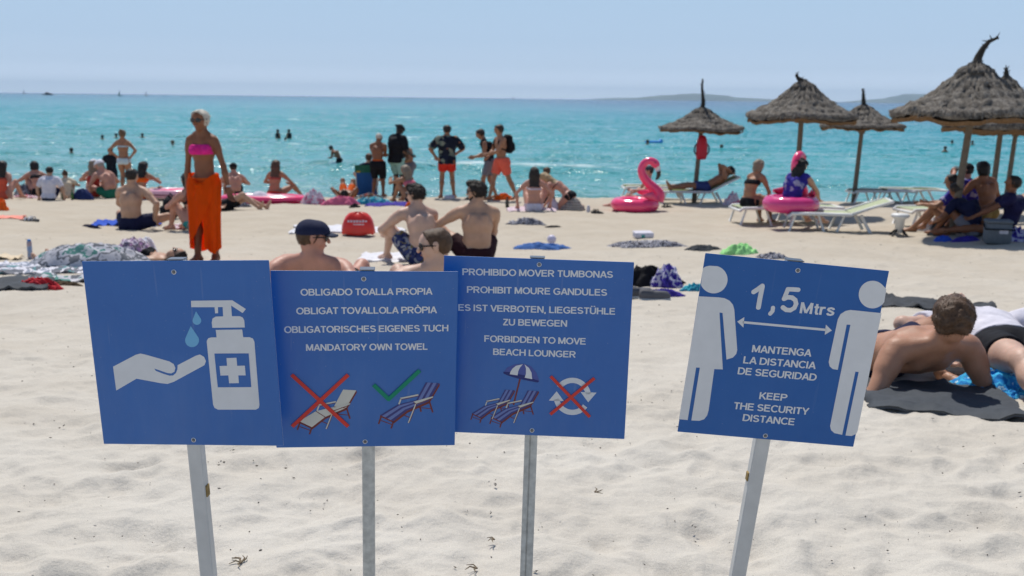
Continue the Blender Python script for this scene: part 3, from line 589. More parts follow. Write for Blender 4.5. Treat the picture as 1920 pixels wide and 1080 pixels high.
def grow(name, pieces, h, m, parent, infl=0.0, noise=0.0, nfreq=60):
    """pieces: list of (prims, cuts) ; each cut = (point, normal): keeps the side against the normal"""
    allp = [p for pr, _ in pieces for p in pr]; lo, hi = bounds(allp, infl + 3 * h); n = ((hi - lo) / h).astype(int) + 2; n = tuple(n); F = None
    gr = None
    for pr, cuts in pieces:
        f = sdf(pr, lo, n, h, infl)
        if cuts:
            if gr is None: gr = np.stack(np.meshgrid(*[lo[i] + h * np.arange(n[i]) for i in range(3)], indexing='ij'), -1).astype(np.float32)
            for c, nr in cuts: f = np.maximum(f, (gr - np.asarray(c, np.float32)) @ nv(nr).astype(np.float32))
        F = f if F is None else np.minimum(F, f)
    if noise:
        if gr is None: gr = np.stack(np.meshgrid(*[lo[i] + h * np.arange(n[i]) for i in range(3)], indexing='ij'), -1).astype(np.float32)
        x, y, z = gr[..., 0] * nfreq, gr[..., 1] * nfreq, gr[..., 2] * nfreq
        F = F + noise * (np.sin(x + 1.7 * np.sin(y * .7)) * np.sin(y + 1.3 * np.sin(z * .9)) + .6 * np.sin(z * 1.3 + 2 * np.sin(x * .6)))
    V, Q = surface_nets(F, lo, h)
    if not len(V): return None
    return mesh(name, V, Q, m, parent, True)

def strands(hair, n, ln, m, parent, flow, seed=1, lift=.35):
    """loose locks breaking the outline of a head of hair"""
    me = hair.data; k = len(me.polygons); R = np.random.RandomState(seed); c = np.zeros(k * 3); nr = np.zeros(k * 3); me.polygons.foreach_get('center', c); me.polygons.foreach_get('normal', nr); c = c.reshape(-1, 3); nr = nr.reshape(-1, 3)
    i = R.randint(0, k, n); p = c[i]; q = nr[i]; f = np.asarray(flow, float) + R.normal(0, .45, (n, 3)); f = f - q * (f * q).sum(1, keepdims=True) * (1 - lift) + q * lift * .6; f /= np.linalg.norm(f, axis=1, keepdims=True); sd = np.cross(q, f); L_ = ln * R.uniform(.5, 1.2, (n, 1)); w = ln * .09
    mid = p + f * L_ * .5 + q * L_ * .12; tip = p + f * L_ + q * L_ * .02; V = np.stack([p - sd * w - q * .002, p + sd * w - q * .002, mid + sd * w * .8, mid - sd * w * .8, tip], 1).reshape(-1, 3); b = np.arange(n)[:, None] * 5
    F = [list(x) for x in (b + [0, 1, 2, 3])] + [list(x) for x in (b + [3, 2, 4])]; return mesh('hair_strands', V, F, m, parent, True)
def ik(a, t, l1, l2, hint):
    a = np.asarray(a, float); t = np.asarray(t, float); d = t - a; L = np.linalg.norm(d); Lc = min(max(L, abs(l1 - l2) * 1.02 + .02), (l1 + l2) * .998); u = d / (L + 1e-9)
    x = (l1 * l1 - l2 * l2 + Lc * Lc) / (2 * Lc); y = math.sqrt(max(l1 * l1 - x * x, 0)); hn = np.asarray(hint, float); hn = nv(hn - u * (hn @ u))
    return a + u * x + hn * y, a + u * Lc

SKIN = {}
def skin(kind):
    if kind not in SKIN:
        c = {'pale': (.56, .36, .27), 'fair': (.48, .285, .19), 'burnt': (.41, .21, .13), 'pink': (.50, .25, .18), 'tan': (.34, .165, .09), 'brown': (.235, .092, .042), 'dark': (.035, .02, .014)}[kind]
        SKIN[kind] = mat('skin_' + kind, c, .5, .17, 7, .35, .002, 55, sss=.08)
    return SKIN[kind]
HAIR = {k: mat('hair_' + k, c, .55, .35, 45, .35, .006, 120) for k, c in {'dark': (.022, .015, .011), 'black': (.010, .009, .009), 'brown': (.085, .046, .024), 'light_brown': (.13, .082, .045), 'blond': (.36, .25, .13), 'ash': (.22, .17, .12), 'grey': (.30, .28, .25), 'silver': (.55, .50, .42)}.items()}
LENS = mat('dark_lenses', (.012, .011, .012), .15, .05, spec=.6); LIP = mat('lips', (.36, .12, .10), .5); EYEM = mat('dark_eyes', (.03, .02, .015), .2, .05, spec=.6)

def stand(**k): return dict(dict(hip=(0, 0, .915), fl=(-.10, 0, .075), fr=(.10, .03, .075), hl=(-.27, .06, .80), hr=(.27, .06, .80)), **k)
def sit(**k): return dict(dict(hip=(0, 0, .10), lean=(0, .12, 1), hunch=.05, fl=(-.16, .55, .06), fr=(.16, .55, .06), kl=(-.15, 0, 1), kr=(.15, 0, 1), hl=(-.17, .42, .42), hr=(.17, .42, .42), el=(-1, -.3, -.4), er=(1, -.3, -.4)), **k)
def lie_back(**k): return dict(dict(hip=(0, 0, .11), lean=(0, -1, .06), fwd=(0, 0, 1), face=(0, .15, 1), up=(0, -1, .1), neck=(0, -1, .16), fl=(-.12, .82, .07), fr=(.12, .82, .07), kl=(0, 0, 1), kr=(0, 0, 1), tl=(-.3, .3, 1), tr=(.3, .3, 1), hl=(-.32, -.05, .08), hr=(.32, -.05, .08)), **k)

def person(label, loc, yaw, pose, H=1.75, sex='m', sk='fair', hair=('short', 'dark'), clothes=(), res=.014, hands=True, group='people on the beach and in the water', z=None, fat=1.0, curl=.5, cat='person', feet=True):
    s = H / 1.75; fem = sex == 'f'; S_ = lambda v: np.asarray(v, float) * s
    root = empty('person', (loc[0], loc[1], float(gz(loc[0], loc[1])) if z is None else z), math.radians(yaw)); tag(root, label, cat, group)
    p = pose; hip = S_(p['hip']); v = nv(p.get('lean', (0, 0, 1))); r0 = np.array([1.0, 0, 0]); tw = math.radians(p.get('twist', 0)); ht = math.radians(p.get('hiptwist', 0))
    fw0 = nv(p.get('fwd', np.cross(v, r0))); fw0 = nv(fw0 - v * (fw0 @ v)); r_ = np.cross(fw0, v)
    rs = r_ * math.cos(tw) + fw0 * math.sin(tw); ft = np.cross(v, rs); rh = r_ * math.cos(ht) + fw0 * math.sin(ht); fh = np.cross(v, rh)
    hu = p.get('hunch', 0) * s; tilt_ = p.get('tilt', 0)          # tilt: one shoulder higher
    rs2 = nv(rs + v * tilt_)
    L = lambda q: q * s
    waist = hip + v * L(.18) - ft * hu * .5; chest = hip + v * L(.33) - ft * hu * .35; nb = hip + v * L(.525) + ft * hu
    nd = nv(p.get('neck', v * .8 + np.array([0, 0, .5]) + ft * .12)); hc = nb + nd * L(.166)
    fo = nv(p.get('face', ft)); up = np.asarray(p.get('up', nd), float); up = nv(up - fo * (up @ fo)); hr_ = np.cross(fo, up)
    shw = L(.163 if fem else .188); hpw = L(.092 if fem else .088); w_ = fat; wc_ = 1 + (fat - 1) * .7; shw *= wc_
    P = {}
    # torso
    T = [prim(hip - rh * hpw * .75, hip + rh * hpw * .75, L(.098) * w_, L(.098) * w_, .05, fh, .98), prim(hip + v * L(.04), waist, L(.100 if not fem else .105) * w_, L(.092 if not fem else .080) * w_, .05, rh, 1.32),
         prim(waist, chest, L(.093 if not fem else .080) * w_, L(.105 if not fem else .092) * wc_, .05, rs, 1.38), prim(chest, nb - v * L(.10), L(.104 if not fem else .092) * wc_, L(.088 if not fem else .076) * wc_, .05, rs, 1.45),
         prim(nb - v * L(.065) - rs2 * shw * .72, nb - v * L(.065) + rs2 * shw * .72, L(.062 if not fem else .052), L(.062 if not fem else .052), .05)]
    for sg in (-1, 1):
        T.append(prim(hip + rh * sg * L(.075) - fh * L(.045) - v * L(.02), hip + rh * sg * L(.08) - fh * L(.05) - v * L(.045), L(.082), L(.082), .04))
        T.append(prim(nb + nd * L(.05) - ft * L(.015) + rs2 * sg * L(.02), nb - v * L(.035) + rs2 * sg * shw * .85, L(.036), L(.032), .05))
        if fem: T.append(prim(chest + v * L(.045) + rs * sg * L(.072) + ft * L(.075), chest + v * L(.03) + rs * sg * L(.075) + ft * L(.095), L(.052), L(.042), .03))
        else:
            T.append(prim(chest + v * L(.07) + rs * sg * L(.05) + ft * L(.065), chest + v * L(.06) + rs * sg * L(.12) + ft * L(.05), L(.045), L(.04), .04))
            T.append(prim(chest + v * L(.09) + rs * sg * L(.07) - ft * L(.07), chest - v * L(.02) + rs * sg * L(.085) - ft * L(.065), L(.038), L(.03), .04))
    N = [prim(nb - v * L(.03), hc - nd * L(.06) - fo * L(.012), L(.058 if not fem else .049), L(.053 if not fem else .046), .035)]
    # head
    e = lambda f, u, q: hc + fo * L(f) + up * L(u) + hr_ * L(q)
    Hd = [prim(e(-.030, .030, 0), e(.026, .030, 0), L(.079), L(.076), .03), prim(e(.030, -.025, 0), e(.048, -.078, 0), L(.058), L(.034), .03), prim(e(-.035, -.01, 0), e(-.03, -.05, 0), L(.062), L(.05), .03)]
    Fc = [prim(e(.094, .018, 0), e(.114, -.020, 0), L(.008), L(.0145), .012), prim(e(.083, .034, -.03), e(.083, .034, .03), L(.018), L(.018), .012), prim(e(.075, -.048, -.014), e(.075, -.048, .014), L(.020), L(.020), .012)]
    for sg in (-1, 1): Fc += [prim(e(-.002, .018, sg * .080), e(-.004, -.022, sg * .075), L(.024), L(.014), .008, hr_, .5), prim(e(.062, -.018, sg * .036), e(.058, -.026, sg * .040), L(.024), L(.022), .02)]
    arms = []; legs = []; hands_ = []; cl = {'leg': [], 'arm': []}; fore = []
    aw = (.88 if fem else 1.0) * wc_
    for sg, hk, ek, fk, kk, tk, ck in ((-1, 'hl', 'el', 'fl', 'kl', 'tl', 'dl'), (1, 'hr', 'er', 'fr', 'kr', 'tr', 'dr')):
        sh = nb - v * L(.06) + rs2 * sg * shw
        el, hd = ik(sh, S_(p[hk]), L(.295), L(.265), p.get(ek, (sg * .5, -.8, -.3)))
        ua = nv(el - sh); fa = nv(hd - el)
        a1 = [prim(sh, sh + ua * L(.10), L(.054) * aw, L(.052) * aw, .04), prim(sh + ua * L(.05), el, L(.052) * aw, L(.038) * aw, .03)]
        a2 = [prim(el, el + fa * L(.09), L(.039) * aw, L(.043) * aw, .02), prim(el + fa * L(.08), hd, L(.042) * aw, L(.026) * aw, .02)]
        arms.append(a1 + a2); cl['arm'].append((a1, sh, ua, el)); fore.append((el, fa, hd))
        hands_.append((hd, nv(p.get(ck, fa)), fa, sg, nv(np.cross(fa, nv(p.get(ek, (sg * .5, -.8, -.3))) + .01)) * 1.0))
        hj = hip + rh * sg * hpw
        kn, an = ik(hj, S_(p[fk]), L(.435), L(.42), p.get(kk, (0, 1, 0))); th = nv(kn - hj); sn = nv(an - kn)
        toe = nv(np.asarray(p.get(tk, (sg * .25, 1, 0)), float)); dn = nv(sn - toe * (sn @ toe))
        l1 = [prim(hj, kn, L(.086 if not fem else .090) * w_, L(.054), .04), prim(hj + th * L(.05), hj + th * L(.24), L(.088 if not fem else .092) * w_, L(.072) * w_, .04)]
        l2 = [prim(kn, kn + sn * L(.13) - toe * L(.012), L(.054), L(.056), .03), prim(kn + sn * L(.12) - toe * L(.012), an, L(.055), L(.034), .03)]
        fsd = nv(np.cross(toe, dn)); hl_ = an - toe * L(.035) + dn * L(.035)
        l3 = [prim(an, hl_, L(.036), L(.034), .02), prim(an + dn * L(.01), an + toe * L(.11) + dn * L(.045), L(.036), L(.024), .02, fsd, 1.35), prim(an + toe * L(.10) + dn * L(.045), an + toe * L(.165) + dn * L(.052), L(.024), L(.015), .02, fsd, 2.0), prim(hl_, an + toe * L(.10) + dn * L(.05), L(.03), L(.02), .02, fsd, 1.3)]
        legs.append(l1 + l2 + (l3 if feet else [])); cl['leg'].append((l1, hj, th, kn, sg, l2, sn))
    # one field: torso, head, then each limb blended on
    allp = T + N + Hd + Fc + sum(arms, []) + sum(legs, []); lo, hi = bounds(allp, 3 * res); n = tuple(((hi - lo) / res).astype(int) + 2)
    f = sdf(T + N + Hd + Fc, lo, n, res)
    for lb in arms: g = sdf(lb, lo, n, res); k = .035; hh = np.clip(.5 + .5 * (f - g) / k, 0, 1); f = f * (1 - hh) + g * hh - k * hh * (1 - hh)
    lg = None
    for lb in legs: g = sdf(lb, lo, n, res); lg = g if lg is None else np.minimum(lg, g)
    k = .03; hh = np.clip(.5 + .5 * (f - lg) / k, 0, 1); f = f * (1 - hh) + lg * hh - k * hh * (1 - hh)
    V, Q = surface_nets(f, lo, res); nV = [V]; nQ = [Q]; cnt = len(V)
    if hands:
        hres = min(res * .5, .0065)
        for hd, d, fa, sg, pn in hands_:
            if abs(d @ fa) > .98: d = nv(fa)
            pn = nv(pn - d * (pn @ d)) * (1 if sg < 0 else -1); sd = nv(np.cross(d, pn)); q = []
            q.append(prim(hd - fa * L(.035), hd + d * L(.02), L(.026), L(.021), .012, sd, 1.25)); q.append(prim(hd + d * L(.015), hd + d * L(.085), L(.017), L(.014), .012, sd, 2.4))
            for i, (o_, ln) in enumerate(((-.030, .066), (-.010, .080), (.010, .074), (.029, .058))):
                b0 = hd + d * L(.085) + sd * L(o_); c1 = curl * (.8 + .15 * i); d1 = nv(d * math.cos(c1) + pn * math.sin(c1) + sd * o_ * 2); b1 = b0 + d1 * L(ln * .55); d2 = nv(d * math.cos(c1 * 2) + pn * math.sin(c1 * 2)); b2 = b1 + d2 * L(ln * .5)
                q += [prim(b0 - d * L(.01), b1, L(.0098), L(.0088), .004), prim(b1, b2, L(.0088), L(.0072), .004)]
            ts = -sd; b0 = hd + d * L(.025) + ts * L(.025); d1 = nv(d * .75 + ts * .6 + pn * .35); b1 = b0 + d1 * L(.042); b2 = b1 + nv(d * .9 + ts * .2 + pn * .3) * L(.032)
            q += [prim(b0, b1, L(.014), L(.0105), .008), prim(b1, b2, L(.0105), L(.0085), .004)]
            lo2, hi2 = bounds(q, 3 * hres); n2 = tuple(((hi2 - lo2) / hres).astype(int) + 2); V2, Q2 = surface_nets(sdf(q, lo2, n2, hres), lo2, hres); nV.append(V2); nQ.append(Q2 + cnt); cnt += len(V2)
    mesh('body', np.concatenate(nV), np.concatenate(nQ), skin(sk), root, True)
    # hair and headwear
    hk, hcol = hair[0], HAIR[hair[1]] if hair[1] else None; HI = [Hd[0], Hd[2]]
    cut = (e(.028, .0, 0), fo * .92 - up * .40)
    if hk in ('short', 'crew', 'quiff'): grow('hair', [(HI, [cut, (e(0, -.055, 0), -up)])], res * .7, hcol, root, L(.007 if hk == 'crew' else .013), .0045 if hk != 'crew' else .0018, 85)
    if hk == 'quiff': grow('hair_top', [([prim(e(.0, .085, 0), e(.07, .105, 0), L(.045), L(.035), .03, hr_, 1.3), prim(e(-.05, .06, 0), e(.0, .085, 0), L(.05), L(.05), .03)], None)], res * .7, hcol, root, 0, .004, 70)
    if hk in ('long', 'longcap'):
        bk = nb - ft * L(.085) - v * L(.13); grow('hair', [(HI, [cut]), ([prim(e(-.05, .02, 0), e(-.065, -.07, 0), L(.075), L(.07), .03, hr_, 1.2), prim(e(-.065, -.06, 0), bk, L(.062), L(.045), .03, rs, 1.6), prim(bk, bk - v * L(.08) - ft * L(.012), L(.045), L(.02), .03, rs, 1.9)], None)], res * .7, hcol, root, L(.012), .0045, 65)
    if hk == 'bun': grow('hair', [(HI, [cut, (e(0, -.06, 0), -up)]), ([prim(e(-.075, .075, 0), e(-.095, .095, 0), L(.038), L(.034), .02)], None)], res * .7, hcol, root, L(.012), .003, 70)
    if hk == 'bob': grow('hair', [(HI, [cut]), ([prim(e(-.03, .02, -.05), e(-.03, -.08, -.06), L(.05), L(.035), .03), prim(e(-.03, .02, .05), e(-.03, -.08, .06), L(.05), L(.035), .03), prim(e(-.06, .02, 0), e(-.06, -.07, 0), L(.06), L(.05), .03)], None)], res * .7, hcol, root, L(.010), .004, 65)
    if res < .0125 and hcol:
        for ch in list(root.children):
            if ch.name.split('.')[0] in ('hair', 'hair_top') and ch.data: strands(ch, int(1500 if hk != 'crew' else 1900), L((.030 if hk == 'quiff' else .017) if hk != 'crew' else .011), hcol, root, -up * .7 - fo * .35, 3, (.35 if hk == 'quiff' else .16) if hk != 'crew' else .6)
    for c in clothes:
        kind, m = c[0], c[1]; o = c[2] if len(c) > 2 else {}; rr = res * .8; nm = o.get('name')
        wc = lambda hgt: (hip + v * L(hgt), v)
        if kind in ('shorts', 'trunks'):
            ln = o.get('len', .62 if kind == 'shorts' else .42); pc = [(T[:2] + T[5:6] + [t for t in T[5:] if (t[0] - hip) @ v < .03], [wc(o.get('rise', .075))])]
            for l1, hj, th, kn, sg, _, _ in cl['leg']: pc.append((l1, [(hj + (kn - hj) * ln, th), (hip + v * L(.05), v) if th @ v < -.5 else (hj + (kn - hj) * ln, th)]))
            grow(nm or 'shorts', pc, rr, m, root, o.get('off', L(.014 if kind == 'shorts' else .009)), .002, 50)
        elif kind == 'bottom':
            cuts = [wc(.055 if not o.get('high') else .11)] + [(hj + rh * sg * L(.085) + v * L(-.01), nv(rh * sg * .62 - v * .78)) for _, hj, th, kn, sg, _, _ in cl['leg']][:0]
            pr = T[:2] + [t for t in T[5:] if (t[0] - hip) @ v < .03]
            pc = [(pr, [wc(.055), (hip - v * L(.115), -v)])]
            if o.get('thong') is None:
                for l1, hj, th, kn, sg, _, _ in cl['leg']: pc.append((l1, [(hj + th * L(.055), th), wc(.05)]))
            grow(nm or 'bikini_bottom', pc, rr, m, root, L(.006))
        elif kind == 'band':
            c0 = o.get('c', .035); hw = o.get('w', .055); pc = [(T[2:4] + [t for t in T[5:] if (t[0] - hip) @ v > .25 and (t[0] - chest) @ ft > 0], [(chest + v * L(c0 + hw), v), (chest + v * L(c0 - hw), -v)])]
            grow(nm or 'bikini_top', pc, rr, m, root, L(.006))
            if o.get('straps'):
                for sg in (-1, 1):
                    q = MB().tube([chest + v * L(.06) + rs * sg * L(.07) + ft * L(.12), nb - v * L(.01) + rs2 * sg * L(.075) + ft * L(.03), nb + v * L(.012) + rs2 * sg * L(.07) - ft * L(.02), chest + v * L(.08) + rs * sg * L(.075) - ft * L(.105), chest + v * L(.035) + rs * sg * L(.075) - ft * L(.11)], L(.008), 6); q.build('strap', m, root)
        elif kind == 'suit':
            pc = [(T[:4] + [t for t in T[5:]], [(chest + v * L(.09), v), (hip - v * L(.09), -v)])]; grow(nm or 'swimsuit', pc, rr, m, root, L(.006))
        elif kind in ('tee', 'tank'):
            pc = [(T, [(hip - v * L(o.get('hem', .06)), -v), (nb + nd * L(.03), nd)])]
            if kind == 'tee':
                for a1, sh, ua, el in cl['arm']: pc.append((a1, [(sh + (el - sh) * o.get('sleeve', .62), ua)]))
            grow(nm or ('shirt' if kind == 'tee' else 'vest'), pc, rr, m, root, L(o.get('off', .016)), .0035, 38)
        elif kind == 'cap':
            grow('cap', [(HI[:1], [(e(0, .028, 0), -up + fo * .12)])], res * .7, m, root, L(.018)); bf = nv(o.get('dir', 1) * fo)
            a = np.linspace(-1.15, 1.15, 13); bsP = np.stack([[hc + up * L(.045) + bf * L(.075 * math.cos(t)) + hr_ * L(.085 * math.sin(t)) for t in a], [hc + up * L(.036 - .014 * abs(math.sin(t))) + bf * L(.09 + .085 * math.cos(t)) + hr_ * L(.075 * math.sin(t)) for t in a]], 0)
            q = MB(); up_ = up * L(.004); q.grid(np.concatenate([bsP + up_, (bsP - up_)[::-1]], 0), True, False); q.build('cap_brim', o.get('brim', m), root)
        elif kind == 'hat':
            q = MB(); P0 = np.array([[0.005, .125], [.06, .12], [.088, .09], [.095, .045], [.10, .04], [.15, .022], [.152, .018], [.10, .034]]); a = np.linspace(0, 2 * math.pi, 24, endpoint=False)
            q.grid(np.array([[e(r * math.cos(t), z_, r * math.sin(t)) for t in a] for r, z_ in P0]), False, True); q.build('hat', m, root)
        elif kind == 'glasses':
            q = MB()
            for sg in (-1, 1):
                cc = e(.098, .010, sg * .034); a = np.linspace(0, 2 * math.pi, 14, endpoint=False)
                ring = lambda k, dp: np.array([cc + fo * L(dp) - fo * L(.010) * abs(math.cos(t)) * (1 if math.cos(t) * sg > 0 else 0) + hr_ * L(.035 * k * math.cos(t)) + up * L(.027 * k * math.sin(t)) for t in a])
                q.grid(np.stack([ring(.01, -.003), ring(1, -.003), ring(1, .003), ring(.7, .006), ring(.01, .007)]), False, True)
                q.tube([e(.092, .016, sg * .062), e(.05, .016, sg * .083), e(-.005, .012, sg * .088)], L(.0045), 6)
            q.tube([e(.106, .014, -.012), e(.106, .014, .012)], L(.004), 6); q.build('sunglasses', m, root)
        elif kind == 'eyes':
            for sg in (-1, 1): MB().lathe([(0.0005, .007), (.006, .004), (.0085, 0), (.006, -.004), (.0005, -.007)], 10, e(.090, .010, sg * .031)).build('eye', EYEM, root)
        elif kind == 'mouth': MB().tube([e(.088, -.050, -.022), e(.097, -.049, 0), e(.088, -.050, .022)], [L(.003), L(.0065), L(.003)], 8).build('mouth', LIP, root)
        elif kind == 'beard': grow('beard', [([Hd[1]], [(e(0, -.040, 0), up), (e(.0, 0, 0), -fo)])], res * .6, m, root, L(.008), .002, 90)
        elif kind == 'pack':
            bc = chest + v * L(.03) - ft * L(.20); q = MB(); M = np.stack([rs, ft, v], 1); q.box(bc, (L(.28), L(.15), L(.42)), M, L(.05)); q.box(bc - ft * L(.09) - v * L(.07), (L(.22), L(.07), L(.2)), M, L(.03))
            for sg in (-1, 1): q.tube([chest - v * L(.12) + rs * sg * L(.12) - ft * L(.13), chest - v * L(.03) + rs * sg * L(.15) + ft * L(.09), chest + v * L(.10) + rs * sg * L(.11) + ft * L(.11), nb + v * L(.0) + rs * sg * L(.10), chest + v * L(.13) + rs * sg * L(.09) - ft * L(.13)], L(.018), 8)
            q.build('backpack', m, root)
        elif kind == 'belt': grow(nm or 'waistband', [(T[:2], [wc(o['c'] + .018), (hip + v * L(o['c'] - .018), -v)])], rr, m, root, L(o.get('off', .018)))
        elif kind == 'wrist':
            el, fa, hd = fore[o.get('side', 1)]; MB().tube([hd - fa * L(.035), hd - fa * L(.015)], L(.031), 12).build('bracelet', m, root)
    root['_hc'] = 0; del root['_hc']
    info = dict(hip=hip, nb=nb, hc=hc, v=v, ft=ft, rs=rs, fore=fore, leg=cl['leg'], s=s)
    return root, info
# ------------------------------------------------------------------ cloth, bags and beach things
def cloth_flat(name, label, cat, px, py, lx, ly, rot, m, amp=.02, seed=0, thick=.012, group=None, droop=0, pos=None, curl=0.0):
    """a laid-out towel: wrinkled sheet with thickness lying on the sand"""
    c = G(px, py) if pos is None else np.array([pos[0], pos[1], 0]); a = math.radians(rot); n1 = max(12, int(lx / .035)); n2 = max(12, int(ly / .035))
    u, w = np.meshgrid(np.linspace(-.5, .5, n1), np.linspace(-.5, .5, n2), indexing='ij')
    X = u * lx * (1 + .06 * pnoise(w * 3, seed + .5, seed)) + .05 * lx * pnoise(w * 4 + 7, u * 2, seed + 1); Y = w * ly * (1 + .08 * pnoise(u * 3, seed + .2, seed + 2)) + .06 * ly * pnoise(u * 5 + 3, w * 2, seed + 3)
    wx = c[0] + X * math.cos(a) - Y * math.sin(a); wy = c[1] + X * math.sin(a) + Y * math.cos(a)
    wr = 1 - np.abs(pnoise(u * lx * 5 + seed, w * ly * 5, seed + 4)) * 2; ed = np.maximum(np.abs(u), np.abs(w)) * 2
    Z = gz(wx, wy) + .018 + amp * np.clip(wr, 0, 1) ** 2 + amp * .6 * np.abs(pnoise(u * lx * 2.2, w * ly * 2.2, seed + 6)) + curl * sstep(.75, 1, ed) * np.abs(pnoise(u * 4, w * 4, seed + 8)) - .02 * sstep(.93, 1, ed)
    top = np.stack([wx - c[0], wy - c[1], Z], -1); bot = top - np.array([0, 0, thick]); mb = MB(); mb.grid(top); N = mb.n; mb.grid(bot[::-1])
    loop = [i * n2 for i in range(n1)] + [(n1 - 1) * n2 + j for j in range(1, n2)] + [i * n2 + n2 - 1 for i in range(n1 - 2, -1, -1)] + [j for j in range(n2 - 2, 0, -1)]
    bi = lambda q: N + (n1 - 1 - q // n2) * n2 + q % n2
    for i in range(len(loop)): p, q = loop[i], loop[(i + 1) % len(loop)]; mb.F.append([q, p, bi(p), bi(q)])
    o = mb.build(name, m); o.location = (c[0], c[1], 0); tag(o, label, cat, group); return o
def heap(name, label, cat, px, py, lx, ly, hgt, rot, m, seed=0, group=None, parent=None, pos=None, rough=1.0):
    """a dropped garment or bag-like heap: folded lump with ridges, closed underneath"""
    c = G(px, py) if pos is None else np.asarray(pos, float); a = math.radians(rot); nr, na = 16, 52
    rr = np.linspace(0, 1, nr) ** .8; aa = np.linspace(0, 2 * math.pi, na, endpoint=False)
    out = 1 + .32 * rough * pnoise(np.cos(aa) * 1.6 + seed, np.sin(aa) * 1.6, seed) + .16 * rough * pnoise(np.cos(aa) * 4 + seed, np.sin(aa) * 4, seed + 1)
    R_, A_ = np.meshgrid(rr, aa, indexing='ij'); x = R_ * out[None] * np.cos(A_); y = R_ * out[None] * np.sin(A_)
    rid = 1 - np.abs(pnoise(x * 2.4 + seed * 3, y * 2.4, seed + 2)) * 2; z = (1 - R_ ** 2.6) * ((1 - .45 * rough) + .45 * rough * rid + .16 * pnoise(x * 5, y * 5 + seed, seed + 3) * rough) * hgt
    X, Y = x * lx / 2, y * ly / 2; wx = X * math.cos(a) - Y * math.sin(a); wy = X * math.sin(a) + Y * math.cos(a); base = gz(c[0] + wx, c[1] + wy) if pos is None or len(pos) == 2 else np.full_like(wx, c[2])
    Z = base + np.maximum(z, .004) - .012 * (R_ > .99); P = np.stack([wx, wy, Z], -1); mb = MB(); mb.grid(P, False, True); k = mb.n
    mb.add([(0, 0, float(base[0, 0]) - .01)], []); mb.F += [[(nr - 1) * na + j, (nr - 1) * na + (j + 1) % na, k] for j in range(na)]
    o = mb.build(name, m, parent)
    if parent is None: o.location = (c[0], c[1], 0); tag(o, label, cat, group)
    return o
def bottle(name, label, cat, pos, r, h, m, capm, kind='bottle', tiltx=0):
    root = empty(name, pos, 0); root.rotation_euler = (tiltx, 0, .4); tag(root, label, cat)
    if kind == 'can': MB().lathe([(0.001, 0), (r * .85, 0), (r, r * .25), (r, h - r * .4), (r * .8, h), (.001, h)], 18).build('body', m, root); MB().lathe([(.001, h + .001), (r * .75, h + .001), (r * .75, h + r * .5), (r * .5, h + r * .8), (.001, h + r * .8)], 16).build('lid', capm, root)
    else: MB().lathe([(.001, 0), (r, 0), (r, h * .6), (r * .38, h * .78), (r * .38, h * .92)], 16).build('body', m, root); MB().lathe([(r * .42, h * .92), (r * .42, h), (.001, h)], 14).build('lid', capm, root)
    return root
def shoe_pair(name, label, pos, rot, m, sole, group=None, sandal=False, L=.26):
    root = empty(name, pos, math.radians(rot)); tag(root, label, 'sandals' if sandal else 'shoes', group)
    for sg, tw in ((-1, .12), (1, -.25)):
        M = rotz(tw); off = np.array([sg * .075, .03 * sg, 0]); a = np.linspace(0, 2 * math.pi, 22, endpoint=False)
        ou = np.stack([np.sin(a) * .045 * (1 + .12 * np.cos(a)), np.cos(a) * L / 2], -1)
        rg = lambda k, z: np.c_[ou * k, np.full(len(a), z)]
        MB().grid(np.array([rg(.02, 0), rg(1, 0), rg(1, .022), rg(.02, .024)]) @ M.T + off, False, True).build('sole', sole, root)
        if sandal:
            q = MB()
            for y0 in (.05, -.02): t = np.linspace(0, math.pi, 9); q.tube(np.stack([np.cos(t) * .043, np.full(9, y0), .022 + np.sin(t) * .045], -1) @ M.T + off, .012, 8, True, .4, (0, 1, 0))
            q.build('strap', m, root)
        else:
            MB().grid(np.array([rg(.96, .020), rg(.98, .045) + [0, 0, 0], np.c_[ou[:, 0] * .75, ou[:, 1] * .85 - .01, .075 + .02 * (ou[:, 1] < 0)], np.c_[ou[:, 0] * .4, ou[:, 1] * .45 - .05, .085 + 0 * a], np.c_[ou[:, 0] * .3, ou[:, 1] * .35 - .05, .05 + 0 * a]]) @ M.T + off, False, True).build('upper', m, root)
    return root

def thatch_mat():
    m, n, l, bs = nodes('dry_palm_thatch'); tc = n.new('ShaderNodeTexCoord'); co = tc.outputs['Object']
    t = tnoise(n, l, co, 9, 6, .7); t2 = tnoise(n, l, co, 70, 3, .6, (1, 1, .25)); r = ramp(n, [(.25, (.058, .050, .042)), (.5, (.155, .138, .118)), (.72, (.31, .285, .25))]); mx = n.new('ShaderNodeMath'); mx.operation = 'MULTIPLY_ADD'; l.new(t2.outputs['Fac'], mx.inputs[0]); mx.inputs[1].default_value = .9
    sb = n.new('ShaderNodeMath'); sb.operation = 'ADD'; l.new(t.outputs['Fac'], sb.inputs[0]); sb.inputs[1].default_value = -.45; l.new(sb.outputs[0], mx.inputs[2]); l.new(mx.outputs[0], r.inputs[0]); l.new(r.outputs[0], bs.inputs['Base Color'])
    bs.inputs['Roughness'].default_value = .9; bs.inputs['Specular IOR Level'].default_value = .15; bump(n, l, t2.outputs['Fac'], .02, .9, bs); return m
THATCH = thatch_mat(); UNDER = mat('brown_thatch_underside', (.19, .115, .06), .9, .35, 30, .1); POLE = mat('weathered_pine_pole', (.17, .14, .105), .8, .25, 14, .2, .004, 40)
TWIG = mat('dark_twisted_straw', (.045, .04, .034), .9, .4, 30, .1)
